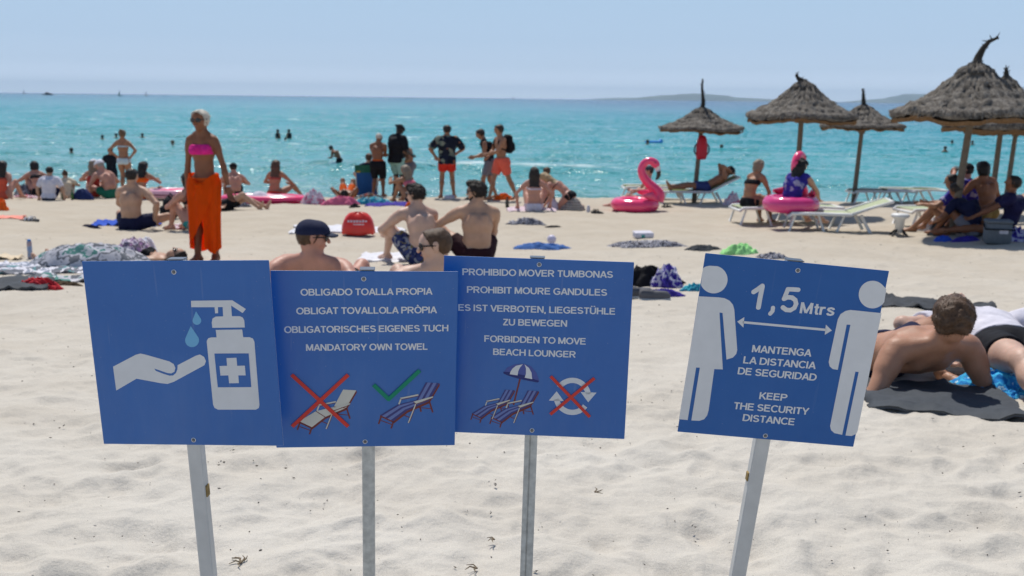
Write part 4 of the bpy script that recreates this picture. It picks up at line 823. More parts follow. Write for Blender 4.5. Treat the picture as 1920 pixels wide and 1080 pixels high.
def umbrella(label, base, top, R, hs, spike, seed, knot=False):
    """straw parasol: base and top are the ends of its leaning pole (top = rim height)"""
    root = empty('straw_umbrella', base); tag(root, label, 'beach umbrella', 'straw beach umbrellas'); b = np.asarray(base, float); t = np.asarray(top, float) - b; ax = nv(t); rs_ = random.Random(seed)
    MB().tube([-ax * .3, t * .3, t * .7, t + ax * .30], [.062, .058, .054, .05], 12).build('pole', POLE, root)
    if knot: MB().lathe([(.05, -.10), (.085, -.06), (.09, .0), (.07, .08), (.05, .12)], 12, t - ax * .12).build('collar', POLE, root)
    # shaggy bell of straw in overlapping tiers, each tier ending in a step
    prof = []; bell = lambda r: float(np.interp(r, [0, .06, .16, .28, .42, .6, .8, 1.0], [1.0, .96, .86, .69, .50, .30, .135, .0])); tiers = [(1.0, 0), (.80, 1), (.60, 2), (.42, 3), (.25, 4)]
    prof += [(.80, -.02), (.93, -.10), (.985, -.10), (1.01, -.055)]
    for r0, _ in tiers:
        r1 = max(r0 - .19, .03); st = .028
        prof += [(r0, bell(r0) + st * .4), (r0 - .05, bell(r0 - .05) + st), (r0 * .5 + r1 * .5, bell(r0 * .5 + r1 * .5) + st * .6), (r1 + .012, bell(r1 + .012) + .002)]
    prof += [(.03, 1.0)]; tiers = [(r, bell(r)) for r, _ in tiers]
    na = 150; a = np.linspace(0, 2 * math.pi, na, endpoint=False); P = []
    for i, (r, z) in enumerate(prof):
        j = pnoise(np.cos(a) * 9 + seed, np.sin(a) * 9 + i * .35, seed + i) * .030 + np.array([rs_.uniform(-.022, .022) for _ in a]) * (1.2 if i % 4 == 0 else .8) * (.4 + .6 * r)
        dz = -.05 * R * (pnoise(np.cos(a) * 1.3, np.sin(a) * 1.3 + seed, seed + 5)) * r; rr = np.maximum(r + j, .012) * R
        P.append(np.stack([rr * np.cos(a), rr * np.sin(a), (z * hs + j * .7) * R + dz], -1) + t)
    MB().grid(np.array(P), False, True).build('canopy', THATCH, root)
    und = [(.985, -.06), (.975, -.125), (.90, -.115), (.80, -.04), (.5, .12), (.2, .25), (.03, .32)]; uj = np.linspace(0, 2 * math.pi, 90, endpoint=False); uP = np.array([np.stack([r * R * (1 + .03 * pnoise(np.cos(uj) * 8 + seed, np.sin(uj) * 8, seed)) * np.cos(uj), r * R * (1 + .03 * pnoise(np.cos(uj) * 8 + seed, np.sin(uj) * 8, seed)) * np.sin(uj), z * R * hs * 1.2 - .03 * R + .035 * R * r * pnoise(np.cos(uj) * 6, np.sin(uj) * 6 + seed, seed + 2) - .05 * R * r * pnoise(np.cos(uj) * 1.3, np.sin(uj) * 1.3 + seed, seed + 5)], -1) + t for r, z in und]); MB().grid(uP, False, True).build('canopy_underside', UNDER, root)
    # straw ends hanging off the rim and the steps
    q = MB(); V = []; F = []
    for k in range(1500):
        tr = rs_.choice(tiers[:4]) if rs_.random() < .55 else tiers[0]; an = rs_.uniform(0, 6.283); r = tr[0] * R; z = tr[1] * R * hs - .03 * R * rs_.random(); d = np.array([math.cos(an), math.sin(an), 0]); s_ = np.array([-d[1], d[0], 0]); ln = rs_.uniform(.05, .13) * R
        p = d * r * .97 + np.array([0, 0, z + .04 * R]); e = p + d * ln * rs_.uniform(.5, 1) + np.array([0, 0, -ln * rs_.uniform(.3, 1.0)]) + s_ * rs_.uniform(-.03, .03); w = .009 * R; i0 = len(V); V += [p - s_ * w + t, p + s_ * w + t, e + t]; F.append([i0, i0 + 1, i0 + 2])
    q.add(V, F).build('straw_fringe', THATCH, root, False)
    pts = [np.array([0, 0, R * hs * .93])]
    for dx, dz in spike: pts.append(pts[-1] + np.array([dx * R, 0, dz * R]))
    pts = np.array(pts) + t; nn = len(pts); q = MB().tube(pts, np.linspace(.062, .016, nn) * R, 9)
    for k in range(26):
        i = rs_.uniform(.1, nn - 1.02); j = int(i); p = pts[j] + (pts[j + 1] - pts[j]) * (i - j); d = nv([rs_.uniform(-1, 1), rs_.uniform(-1, 1), rs_.uniform(0, 1.2)]); q.tube([p, p + d * R * rs_.uniform(.04, .10)], [.012 * R, .003 * R], 4)
    q.build('straw_tip', TWIG, root)
    return root

WPL = mat('white_lounger_plastic', (.72, .72, .70), .45, .06, 12, .4); SLING = mat('lime_green_sling', (.42, .47, .30), .7, .1, 30, .2); SLING2 = mat('moss_green_sling', (.13, .16, .03), .75, .15, 30, .2)
def lounger(label, pos, yaw, back=25, m=SLING, L=1.95):
    """sun lounger: local +Y is the head end"""
    root = empty('sun_lounger', pos, math.radians(yaw)); tag(root, label, 'sun lounger', 'green and white sun loungers'); hz = .31; k = L * .60; bl = L - k; ba = math.radians(back); dy, dz = math.cos(ba) * bl, math.sin(ba) * bl
    for sg in (-1, 1):
        x = sg * .30; MB().tube([(x, -.01, hz - .05), (x, .06, hz), (x, k * .5, hz + .005), (x, k, hz)], [.026, .03, .03, .03], 10).build('side_rail', WPL, root)
        MB().tube([(x, k, hz + .01), (x, k + dy * .5, hz + dz * .5 + .015), (x, k + dy, hz + dz)], [.028, .026, .024], 10).build('back_rail', WPL, root)
        for y0, y1 in ((.12, .02), (.48, .60), (k - .12, k - .24), (k + .14, k + .32)): MB().tube([(x, y0, hz), (x * 1.02, (y0 + y1) / 2, hz * .5), (x * 1.04, y1, .0)], [.032, .026, .03], 8, True, .7).build('leg', WPL, root)
    MB().tube([(-.3, k + dy, hz + dz), (.3, k + dy, hz + dz)], .024, 10).build('crossbar', WPL, root); MB().tube([(-.3, 0, hz - .04), (.3, 0, hz - .04)], .024, 10).build('crossbar', WPL, root)
    def sheet(y0, z0, y1, z1, name):
        u = np.linspace(0, 1, 10); xx = np.linspace(-.275, .275, 9); P = np.array([[(x, y0 + (y1 - y0) * t, z0 + (z1 - z0) * t - .03 * (1 - (x / .28) ** 2) * math.sin(math.pi * t) + .012) for x in xx] for t in u]); q = MB(); q.grid(P); q.grid(P[::-1] - np.array([0, 0, .006])); q.build(name, m, root)
    sheet(.02, hz, k, hz, 'sling_seat'); sheet(k + .01, hz + .005, k + dy, hz + dz, 'sling_back')
    return root

PINK = mat('hot_pink_vinyl', (.90, .055, .18), .22, .06, 4, .5, coat=.4); PINK2 = mat('magenta_vinyl', (.72, .05, .22), .2, .1, 3, .5, coat=.5); LPINK = mat('pale_pink_vinyl', (.80, .42, .50), .25, .1, 5, .5, coat=.3)
def torus(c, R, r, M=None, seg=56, sec=20, sq=1.0):
    a = np.linspace(0, 2 * math.pi, seg, endpoint=False); b = np.linspace(0, 2 * math.pi, sec, endpoint=False); A_, B_ = np.meshgrid(a, b, indexing='ij'); k = 1 + .02 * np.cos(A_ * 14)
    P = np.stack([(R + r * k * np.cos(B_)) * np.cos(A_), (R + r * k * np.cos(B_)) * np.sin(A_), r * sq * k * np.sin(B_)], -1)
    if M is not None: P = P @ np.asarray(M).T
    return P + np.asarray(c, float)
def flamingo(label, pos, yaw, s=1.0, ring=True, rr=.135, rm=None):
    root = empty('flamingo_float', pos, math.radians(yaw)); tag(root, label, 'pool float', 'pink flamingo swim floats')
    if ring: MB().grid(torus((0, 0, rr * s), .37 * s, rr * s), True, True).build('ring', rm or PINK, root)
    N = np.array([(.46, 0, .22), (.50, 0, .34), (.40, 0, .46), (.24, 0, .60), (.13, 0, .74), (.10, 0, .88), (.16, 0, 1.0), (.28, 0, 1.05), (.39, 0, 1.0), (.43, 0, .92)]) * s
    t = np.linspace(0, len(N) - 1, 44); P = np.stack([np.interp(t, range(len(N)), N[:, i]) for i in range(3)], -1)
    for _ in range(4): P[1:-1] = (P[:-2] + 2 * P[1:-1] + P[2:]) / 4
    rad = np.interp(np.linspace(0, 1, 44), [0, .12, .3, .62, .8, .93, 1], np.array([.14, .13, .095, .075, .078, .085, .062]) * s); MB().tube(P, rad, 18).build('neck', PINK, root)
    e = P[-1]; MB().tube([e + np.array([-.01, 0, .03]) * s, e + np.array([.02, 0, -.04]) * s, e + np.array([.035, 0, -.09]) * s], np.array([.064, .056, .048]) * s, 14).build('beak_base', mat('white_float_vinyl', (.75, .70, .70), .25, .05, 5, .5), root)
    MB().tube([e + np.array([.035, 0, -.085]) * s, e + np.array([.045, 0, -.16]) * s, e + np.array([.02, 0, -.23]) * s, e + np.array([-.02, 0, -.27]) * s], np.array([.049, .046, .036, .012]) * s, 14).build('beak_tip', mat('black_float_vinyl', (.015, .015, .016), .25, .05, 5, .5), root)
    for sg in (-1, 1): MB().lathe([(.001, .012), (.016, .009), (.022, 0), (.016, -.009), (.001, -.012)], 14, P[-7] + np.array([.02, sg * rad[-7] * .95, .0])).build('eye', mat('black_float_vinyl', (.015, .015, .016)), root)
    if ring: MB().tube([(.45 * s, -.16 * s, .25 * s), (.30 * s, -.30 * s, .34 * s), (.10 * s, -.40 * s, .36 * s)], np.array([.05, .09, .03]) * s, 14, True, .6).build('wing', PINK, root); MB().tube([(.45 * s, .16 * s, .25 * s), (.30 * s, .30 * s, .34 * s), (.10 * s, .40 * s, .36 * s)], np.array([.05, .09, .03]) * s, 14, True, .6).build('wing', PINK, root)
    return root
# ------------------------------------------------------------------ straw umbrellas
def build_umbrellas():
    def U(label, bpx, tpx, tpy, D, R, hs, spike, seed, knot=False): umbrella(label, at(bpx, D), PT(tpx, tpy, D), R, hs, spike, seed, knot)
    U('straw umbrella with a tall thin tip, red rescue buoy hung on its pole', 1301, 1315, 240, 24.3, 1.0, .50, [(.02, .12), (-.02, .18), (-.03, .2), (.01, .2)], 1)
    U('tall bell shaped straw umbrella with a blunt tufted top', 1490, 1503, 217, 20.6, 1.09, .66, [(-.10, .06), (-.06, .07)], 2)
    U('low straw umbrella with a stubby tip right behind the bell shaped one', 1600, 1617, 235, 25.0, 1.0, .52, [(-.02, .14), (-.02, .17), (-.03, .1)], 3, True)
    U('biggest straw umbrella at the right with a long curved tip, shading seated people', 1784, 1822, 211, 16.0, 1.20, .66, [(.02, .10), (.05, .11), (.07, .09), (.11, .05)], 4)
    U('straw umbrella half hidden behind the biggest one, short forked tip', 1856, 1878, 232, 21.0, 1.15, .85, [(-.01, .12), (-.01, .08)], 5)
    U('straw umbrella cut by the right edge with a knotted pole', 1884, 1906, 240, 24.5, 1.2, .62, [(.02, .12), (0, .1)], 6, True)
build_umbrellas()

# ------------------------------------------------------------------ loungers, floats
lounger('white lounger with lime sling beside the pink ring, foot end towards the pink bag', at(1376, 18.2), -84, 0)
lounger('white lounger with raised backrest to the right of the pink swim ring', at(1472, 17.0), -97, 20, SLING, 1.72)
lounger('moss green lounger behind the flamingo float', at(1168, 25.2), -88, 0, SLING2)
lounger('moss green lounger with a dark haired person reclining, right of the red buoy', at(1236, 24.2), -90, 28, SLING2)
lounger('small distant lounger beside the low straw umbrella', at(1592, 24.8), -90, 0, SLING2, 1.5)
lounger('farthest right empty lounger of moss green at the waterline', at(1652, 25.0), -90, 0, SLING2, 1.5)
lounger('lime lounger mostly in the shade under the biggest umbrella', at(1690, 17.8), -80, 12, SLING, 1.9)
flamingo('pink flamingo swim float standing on the sand with a person behind', at(1190, 21.3), 0, 1.03)
c_ = at(1482, 17.05); flamingo('magenta flamingo swim ring worn round the waist of a man in a blue vest', c_ + np.array([.02, .16, .29]), 52, .93, True, .15, PINK2)
def mattress(label, pos, yaw, Lx, Ly, m1, m2):
    root = empty('air_mattress', pos, math.radians(yaw)); tag(root, label, 'air mattress', 'pink air mattresses'); n = 7
    MB().grid(torus((0, 0, .0), .5, .09, np.diag([Lx, Ly, 1.0]) @ np.eye(3), 60, 16)).build('rim', m1, root)
    q = MB(); a = np.linspace(0, 2 * math.pi, 14, endpoint=False)
    for i in range(n): y = (i - (n - 1) / 2) * Ly * .8 / n; w = Lx * .44 * math.sqrt(max(1 - (y / (Ly * .5)) ** 2, .05)); q.tube([(-w, y, .02), (-w * .5, y, .035), (w * .5, y, .035), (w, y, .02)], [Ly * .05, Ly * .06, Ly * .06, Ly * .05], 12)
    q.build('cushion', m2, root); root.rotation_euler = (.0, .0, math.radians(yaw)); return root
mattress('long pink air mattress on the sand under the woman with wet brown hair', at(497, 22.6) + np.array([0, 0, .10]), -2, 1.75, .8, PINK, LPINK)
mattress('pink air mattress behind the black backpack', at(326, 22.8) + np.array([0, 0, .16]), 5, 1.0, .7, LPINK, PINK)

# ------------------------------------------------------------------ far boats, floats in the water
def boat(label, px, Dm, Ln, m, sail=None, kind='motor boat'):
    root = empty('boat', (ray(px, 180)[0] * Dm, Dm, 0)); tag(root, label, kind); n = 14; t = np.linspace(-1, 1, n); P = []
    for x in t: w = Ln * .16 * math.sqrt(max(1 - max(x, -.6) ** 2 * .95, .03)); P.append([(x * Ln / 2, w * math.cos(b), Ln * .10 + (Ln * .04 * x * x if x > 0 else 0) - Ln * .14 * math.sin(b)) for b in np.linspace(0, math.pi, 9)])
    MB().grid(np.array(P)).grid(np.array([[p[0], p[-1]] for p in np.array(P)])).build('hull', m, root)
    if sail is None: MB().box((-Ln * .08, 0, Ln * .18), (Ln * .32, Ln * .2, Ln * .16), bevel=Ln * .02).build('cabin', m, root); MB().box((Ln * .2, 0, Ln * .14), (Ln * .2, Ln * .18, Ln * .08), bevel=Ln * .02).build('foredeck', m, root)
    else:
        h = Ln * 1.25; MB().tube([(0, 0, .1), (-.02 * Ln, 0, h)], Ln * .012, 6).build('mast', POLE, root); u = np.linspace(0, 1, 9)
        S_ = np.array([[(-k * (1 - z) * Ln * .45, .05 * Ln * math.sin(math.pi * k) * (1 - z), Ln * .15 + z * h * .85) for k in np.linspace(0, 1, 6)] for z in u]); q = MB(); q.grid(S_); q.grid(S_[::-1] + np.array([0, .01 * Ln, 0])); q.build('sail', sail, root)
boat('dark motor boat far out below the horizon at the left', 90, 1500, 15, mat('dark_hull', (.02, .025, .035), .5))
gs = mat('pale_green_sail', (.25, .42, .36), .8); boat('far sailing dinghy with a pale green sail', 225, 1350, 6.5, mat('green_hull', (.1, .25, .2)), gs, 'sailboat'); boat('far sailing dinghy with a grey sail', 275, 1500, 6, mat('grey_hull', (.3, .33, .36)), mat('grey_sail', (.35, .40, .44), .8), 'sailboat')
boat('tiny sailing boat at the far left of the horizon', 46, 2600, 9, mat('grey_hull', (.3, .33, .36)), mat('grey_sail', (.35, .40, .44), .8), 'sailboat'); boat('tiny white sailing boat straight out on the horizon', 963, 2600, 8, mat('white_hull', (.6, .6, .6)), mat('white_sail', (.7, .7, .7), .8), 'sailboat')
LILO = mat('bright_blue_lilo', (.03, .28, .72), .35, .06, 4, .5)
for px, py, w, lab in ((1226, 270, 1.15, 'bright blue lilo on the water with a swimmer leaning on it'), (1853, 252, 1.3, 'blue lilo far out seen under the right umbrellas')):
    D = CAM_H * FPX / (py - 187 - (px - 960) * ROLL * .6 - 2); root = empty('lilo', (ray(px, py)[0] * D, D, .06)); tag(root, lab, 'lilo'); q = MB(); [q.tube([(-w / 2, y, .03), (0, y, .05), (w * .42, y, .05), (w / 2, y, .12)], [.06, .075, .075, .06], 10) for y in (-.22, -.07, .08, .23)]; q.build('tubes', LILO, root); MB().tube([(w * .40, -.28, .14), (w * .40, .28, .14)], .09, 10).build('pillow', LILO, root)
# red rescue buoy hanging on the first umbrella pole
p0 = PT(1316, 276, 24.15); root = empty('rescue_buoy', p0); tag(root, 'red rescue buoy hanging on the pole of the straw umbrella with the thin tip', 'rescue buoy')
RB = mat('red_buoy_plastic', (.50, .02, .045), .4, .1, 6); MB().lathe([(.001, -.30), (.10, -.29), (.135, -.22), (.14, 0), (.115, .18), (.08, .27), (.001, .29)], 18, (0, 0, 0), 1, .6).build('float_body', RB, root)
for sg in (-1, 1): MB().tube([(sg * .13, 0, .08), (sg * .175, 0, .0), (sg * .175, 0, -.1), (sg * .135, 0, -.18)], .018, 8).build('handle', mat('dark_handle', (.03, .03, .035)), root)
MB().tube([(0, 0, .28), (.02, 0, .34), (-.05, .05, .40)], .012, 6).build('strap', mat('white_strap', (.7, .7, .7)), root)
# ------------------------------------------------------------------ the people
C_ = lambda n, c, **k: mat(n, c, **dict(dict(rough=.8, var=.12, scale=22, spec=.15, bmp=.004, bscale=35), **k))
NAVY = C_('navy_cloth', (.012, .014, .045)); BLACKC = C_('black_cloth', (.010, .010, .013)); WHITEC = C_('white_cloth', (.62, .60, .66)); CORAL = C_('coral_cloth', (.62, .10, .055)); REDC = C_('red_cloth', (.62, .035, .02))
ORANGE = C_('orange_cloth', (.78, .12, .012)); MINT = C_('mint_cloth', (.30, .50, .44)); MAROON = C_('maroon_cloth', (.028, .008, .012)); GREYC = C_('grey_cloth', (.17, .17, .20)); GREENC = C_('green_cloth', (.02, .16, .09)); TEALC = C_('teal_cloth', (.04, .28, .26))
CREAMC = C_('cream_cloth', (.66, .55, .40)); FLORAL = C_('floral_navy_print', (0, 0, 0), cols=[(.02, .03, .10), (.05, .06, .16), (.02, .025, .09), (.30, .30, .33), (.22, .17, .06), (.03, .04, .12)], pscale=26, pat='voronoi')
HAWAII = C_('dark_flower_shirt', (0, 0, 0), cols=[(.010, .014, .028), (.016, .02, .04), (.010, .012, .02), (.22, .24, .18), (.34, .14, .07), (.012, .016, .03), (.14, .18, .15)], pscale=11, pat='voronoi')
JERSEY = C_('blue_jersey', (0, 0, 0), cols=[(.035, .025, .24), (.03, .02, .20), (.04, .03, .27), (.34, .33, .48)], pscale=7, pat='noise'); HOTPINK = C_('hot_pink_cloth', (.72, .025, .24), bmp=.003); LBIK = C_('pale_blue_bikini', (.50, .62, .66)); WBIK = C_('white_bikini', (.66, .60, .68)); PURPLEC = C_('purple_cloth', (.045, .03, .26))
SHORTP = C_('orange_pink_shorts', (.75, .13, .08)); CAPN = C_('navy_cap', (.018, .022, .055)); CAPB = C_('cap_brim', (.05, .058, .09)); CAPW = C_('white_cap', (.74, .72, .76)); WETS = C_('dark_wetsuit', (.012, .014, .02))

def build_people():
    # --- the woman in the orange sarong
    p = at(392, 11.05)
    root, I = person('tanned woman standing with silver hair, pink bandeau top and long orange sarong', p, 172, stand(hip=(0, 0, .93), lean=(.02, .03, 1), fl=(-.095, .02, .075), fr=(.09, .09, .075), tl=(-.2, 1, 0), tr=(.25, 1, 0), hl=(-.315, .06, .81), hr=(.26, -.06, .80), el=(-.6, -.8, 0), er=(.6, -.8, 0), face=(.16, 1, -.04), hiptwist=0),
        1.70, 'f', 'brown', ('short', 'silver'), [('band', HOTPINK, dict(c=.042, w=.058)), ('glasses', LENS), ('mouth', LIP), ('bottom', ORANGE), ('wrist', mat('steel_bracelet', (.6, .6, .58), .3, metal=.8), dict(side=0))], res=.0105, curl=.35, fat=.88)
    sar = mat('orange_chiffon', (1.0, .165, .006), .75, .06, 14, .15, .004, 30, trans=.62); s = I['s']
    na = 90; zs = np.linspace(0, 1, 32); P = np.zeros((32, na, 3)); u = np.linspace(0, 1, na)
    for i, t in enumerate(zs):      # one cloth wrapped round the hips, overlapping at the knot and falling open below the thigh
        th = np.radians(100 + 6 * t + u * (392 - 100 * max(t - .25, 0) ** 1.1 / .75))
        top = 1.03 - .105 * np.exp(-((np.degrees(th) % 360 - 92) / 36) ** 2); bot = .16 + .04 * np.sin(th * 2) + .06 * np.exp(-(u / .08) ** 2)
        z = top * (1 - t) + bot * t; rx = .158 + .036 * float(sstep(0, .17, t)) - .046 * t; ry = .125 + .012 * float(sstep(0, .17, t)) + .02 * math.sin(t * 3) - .012 * t
        fold = (.005 + .015 * t) * np.sin(th * 8 + 1.2 * np.sin(t * 3)) + .005 * t * np.sin(th * 17) + .022 * u
        P[i] = np.stack([(rx + fold) * np.cos(th), (ry + fold) * np.sin(th) + .025 + .03 * t, z], -1) * s
    q = MB(); q.grid(P); C0 = np.array([0, .02, 0]); inn = P.copy(); nrm = (P - C0) * np.array([1, 1, 0]); nrm /= np.linalg.norm(nrm, axis=-1, keepdims=True); inn -= nrm * .004; q.grid(inn[::-1]); q.build('sarong', sar, root)
    k = MB().tube(np.array([(-.045, .165, .90), (-.02, .185, .915), (.0, .19, .90), (.02, .185, .915), (.045, .165, .90)]) * s, np.array([.02, .034, .022, .034, .02]) * s, 10)
    k.tube(np.array([(.0, .185, .90), (.012, .195, .80), (.03, .185, .66), (.02, .19, .52)]) * s, np.array([.03, .035, .03, .008]) * s, 10, True, .4); k.tube(np.array([(-.0, .185, .90), (-.03, .195, .82), (-.03, .185, .72)]) * s, np.array([.028, .035, .01]) * s, 10, True, .4); k.build('sarong_knot', sar, root)

    # --- the four young men in the middle
    cp = at(618, 7.5); person('reclining man in navy baseball cap and sunglasses, bare shoulders, face to the right', cp, -6, sit(hip=(0, 0, .11), lean=(0, -.90, .61), fwd=(0, .61, .90), hl=(-.36, -.62, .06), hr=(.38, -.55, .06), el=(-.5, -1, .3), er=(.6, -1, .2), dl=(-.3, -1, 0), dr=(.3, -1, 0), neck=(.05, .10, 1), face=(.94, .30, -.12), up=(0, 0, 1), fl=(-.15, .75, .06), fr=(.15, .75, .06), tilt=-.10),
           1.80, 'm', 'pink', ('crew', 'brown'), [('shorts', BLACKC), ('cap', CAPN, dict(brim=CAPB)), ('glasses', LENS), ('mouth', LIP)], res=.010, fat=1.12)
    cp = at(800, 7.0); person('reclining man with cropped hair and sunglasses, sunlit pale shoulder, face to the left', cp, 14, sit(hip=(0, 0, .11), lean=(0, -.92, .56), fwd=(0, .56, .92), hl=(-.36, -.60, .06), hr=(.38, -.55, .06), el=(-.6, -1, .3), er=(.6, -1, .2), dl=(-.3, -1, 0), dr=(.3, -1, 0), neck=(-.04, .08, 1), face=(-.90, .10, -.12), up=(0, 0, 1), fl=(-.15, .75, .06), fr=(.15, .75, .06)),
           1.78, 'm', 'pale', ('crew', 'brown'), [('shorts', BLACKC), ('glasses', LENS), ('mouth', LIP)], res=.010, fat=1.12)
    cp = at(790, 11.25); person('man sitting with one knee up in navy flower print shorts, bare pale back', cp, 32, sit(hip=(0, 0, .12), lean=(.06, .14, 1), hunch=.09, fl=(-.20, .52, .06), fr=(.16, .42, .05), kl=(-.35, .1, 1), kr=(.9, .3, .5), hl=(-.20, .46, .30), hr=(.05, .42, .22), el=(-1, -.2, -.2), er=(1, .1, -.4), face=(-.55, .80, -.16), neck=(-.02, .18, .95), dl=(0, 1, -.3)),
           1.72, 'm', 'pale', ('quiff', 'dark'), [('shorts', FLORAL, dict(len=.72)), ('glasses', LENS), ('mouth', LIP)], res=.0115, fat=1.16)
    cp = at(893, 11.3); person('bearded man sitting in maroon shorts with his left arm stretched to his knee', cp, 12, sit(hip=(0, 0, .12), lean=(.03, .02, 1), hunch=.04, fl=(-.50, .50, .06), fr=(.1, .62, .06), kl=(-.5, .3, 1), kr=(.4, .2, .6), hl=(-.44, .36, .30), hr=(.10, .40, .20), el=(-1, -.3, -.3), er=(1, -.1, -.4), face=(-.86, .45, -.12), neck=(-.03, .12, 1), dl=(-.3, 1, -.4)),
           1.78, 'm', 'fair', ('quiff', 'dark'), [('shorts', MAROON, dict(len=.6)), ('glasses', LENS), ('beard', HAIR['dark']), ('mouth', LIP)], res=.0115, fat=1.14)
    # --- foreground right
    cp = at(1644, 5.02); person('man leaning back on his elbows with his bare back to us on a slate towel', cp, 12, dict(hip=(0, 0, .115), lean=(.0, -.94, .30), fwd=(0, .30, .94), fl=(-.30, .80, .07), fr=(.42, .44, .07), kl=(-.2, 0, 1), kr=(1, -.1, .55), hl=(-.30, -.26, .045), hr=(.24, -.25, .045), el=(-.45, -1, -.5), er=(.35, -1, -.5), neck=(.02, -.36, .70), face=(.55, .80, -.05), up=(-.30, -.30, .90), dl=(0, 1, -.1), dr=(0, 1, -.1), tilt=.05),
           1.72, 'm', 'burnt', ('short', 'brown'), [('trunks', NAVY)], res=.008, curl=.3, fat=1.05)
    yaw = 178; inv = lambda wx, wy, z: (wx * math.cos(math.radians(-yaw)) - wy * math.sin(math.radians(-yaw)), wx * math.sin(math.radians(-yaw)) + wy * math.cos(math.radians(-yaw)), z)
    cp = at(1890, 4.92); person('person lying in white shirt and black shorts behind the man leaning on his elbows', cp, yaw, lie_back(hip=(0, 0, .12), fl=(-.16, .835, .07), fr=(.16, .825, .06), kl=(-.2, 0, 1), kr=(.2, 0, 1), hl=(-.34, -.12, .22), hr=(.30, -.1, .08), el=(-1, 0, .6), er=(1, 0, .4)),
           1.78, 'm', 'pale', ('short', 'brown'), [('shorts', BLACKC, dict(len=.5)), ('tee', WHITEC, dict(sleeve=.45, hem=-.09))], res=.010, fat=1.1)
    # --- man on the blue towel
    cp = at(249, 15.6); person('man with bare back sitting cross legged in navy shorts on the blue towel', cp, -8, sit(hip=(0, 0, .11), lean=(-.02, .05, 1), hunch=.05, fl=(.02, .40, .06), fr=(.10, .34, .06), kl=(-1, .4, .35), kr=(1, .3, .25), hl=(-.2, .40, .2), hr=(.34, .04, .16), el=(-1, 0, 0), er=(1, -.5, .1), dr=(.1, .5, -1), face=(.05, 1, -.1)),
           1.84, 'm', 'fair', ('crew', 'dark'), [('shorts', NAVY)], res=.012, fat=1.1)
    # --- left crowd by the water
    A = lambda px, D: at(px, D)
    person('woman at the left edge with long brown hair and coral swimsuit, seen from behind', A(4, 22.8), -5, sit(hl=(-.3, -.2, .05), hr=(.34, -.16, .05), el=(-.5, -1, 0), er=(.6, -1, 0)), 1.72, 'f', 'pink', ('long', 'dark'), [('suit', CORAL), ('band', BLACKC, dict(c=.05, w=.018))], .016)
    person('dark haired person sitting by the water behind the boy in white', A(72, 24.2), 35, sit(hunch=.1, lean=(0, .3, 1)), 1.66, 'f', 'pink', ('bob', 'black'), [('bottom', BLACKC), ('band', BLACKC)], .016)
    person('boy with black hair in a white T-shirt sitting with his back turned', A(93, 22.0), 0, sit(hl=(-.34, .12, .05), hr=(.36, .1, .05)), 1.42, 'm', 'fair', ('short', 'black'), [('shorts', NAVY), ('tee', WHITEC, dict(off=.03, sleeve=.8))], .015)
    person('child with brown hair in a cream top sitting beside green bottles', A(126, 22.8), 20, sit(lean=(-.05, .25, 1), hunch=.06), 1.22, 'f', 'fair', ('bun', 'brown'), [('shorts', CREAMC), ('tee', CREAMC, dict(off=.025))], .015)
    person('blond woman in a white cap and red top sitting near the water', A(177, 23.4), 8, sit(), 1.70, 'f', 'pink', ('long', 'ash'), [('suit', C_('red_suit', (.42, .05, .04)), {}), ('cap', CAPW)], .016)
    person('man in a white cap and green shorts leaning on one arm', A(208, 23.0), 52, sit(lean=(-.05, .28, 1), hunch=.12, hl=(-.15, .55, .12), hr=(.2, .5, .3), face=(-.25, .8, -.45), neck=(-.05, .45, .8), fl=(-.2, .8, .06), fr=(.1, .75, .06)), 1.78, 'm', 'pink', ('crew', 'grey'), [('shorts', GREENC), ('cap', CAPW)], .015)
    person('woman in pale bikini standing at the water with hands on her hips', A(236, 25.6), -4, stand(hl=(-.19, .02, 1.0), hr=(.19, .02, 1.0), el=(-1, -.35, 0), er=(1, -.35, 0), dl=(.6, .3, -.5), dr=(-.6, .3, -.5), fl=(-.09, 0, .075), fr=(.09, 0, .075)), 1.66, 'f', 'tan', ('bun', 'light_brown'), [('bottom', LBIK), ('band', LBIK, dict(c=.04, w=.022))], .015)
    person('child in a dark wetsuit standing in the shallows', (ray(208, 300)[0] * 28.6, 28.6), 10, stand(hl=(-.25, .2, .95), hr=(.2, .25, 1.1)), 1.42, 'm', 'tan', ('short', 'black'), [('suit', WETS, dict(name='wetsuit')), ('tee', WETS), ('shorts', WETS)], .018, z=-.05)
    person('woman with long black hair and orange top sitting behind the man on the blue towel', A(266, 22.9), -20, sit(fl=(.1, .8, .06), fr=(.35, .75, .06)), 1.66, 'f', 'tan', ('long', 'black'), [('bottom', ORANGE), ('band', ORANGE, dict(w=.07))], .016)
    person('woman sitting half hidden behind the orange sarong, knees drawn up', A(366, 15.4), 55, sit(hip=(0, 0, .12), hl=(-.1, .44, .40), hr=(.1, .44, .44), fl=(-.12, .45, .06), fr=(.12, .42, .06)), 1.70, 'f', 'pink', ('bob', 'dark'), [('bottom', TEALC), ('band', BLACKC)], .014)
    person('sunburnt person in a black cap sitting behind the pink mattress', A(441, 24.3), 25, sit(lean=(.05, .2, 1), hunch=.1, neck=(0, .35, .9)), 1.72, 'm', 'pink', ('crew', 'dark'), [('shorts', BLACKC), ('cap', BLACKC)], .016)
    person('woman with wet brown hair and reddish bikini sitting on the pink mattress', A(516, 23.2), -10, sit(hip=(0, 0, .20), fr=(.45, .6, .1), kr=(.5, .2, 1)), 1.70, 'f', 'tan', ('long', 'brown'), [('bottom', REDC), ('band', C_('dusty_red', (.35, .07, .05)), dict(w=.03))], .015)
    person('person in dark shorts lying with feet to the right of the orange sarong', A(424, 20.4), -88, lie_back(fl=(-.1, .80, .07), fr=(.1, .70, .07), hl=(-.3, 0, .1)), 1.74, 'm', 'fair', ('short', 'dark'), [('shorts', BLACKC)], .015)
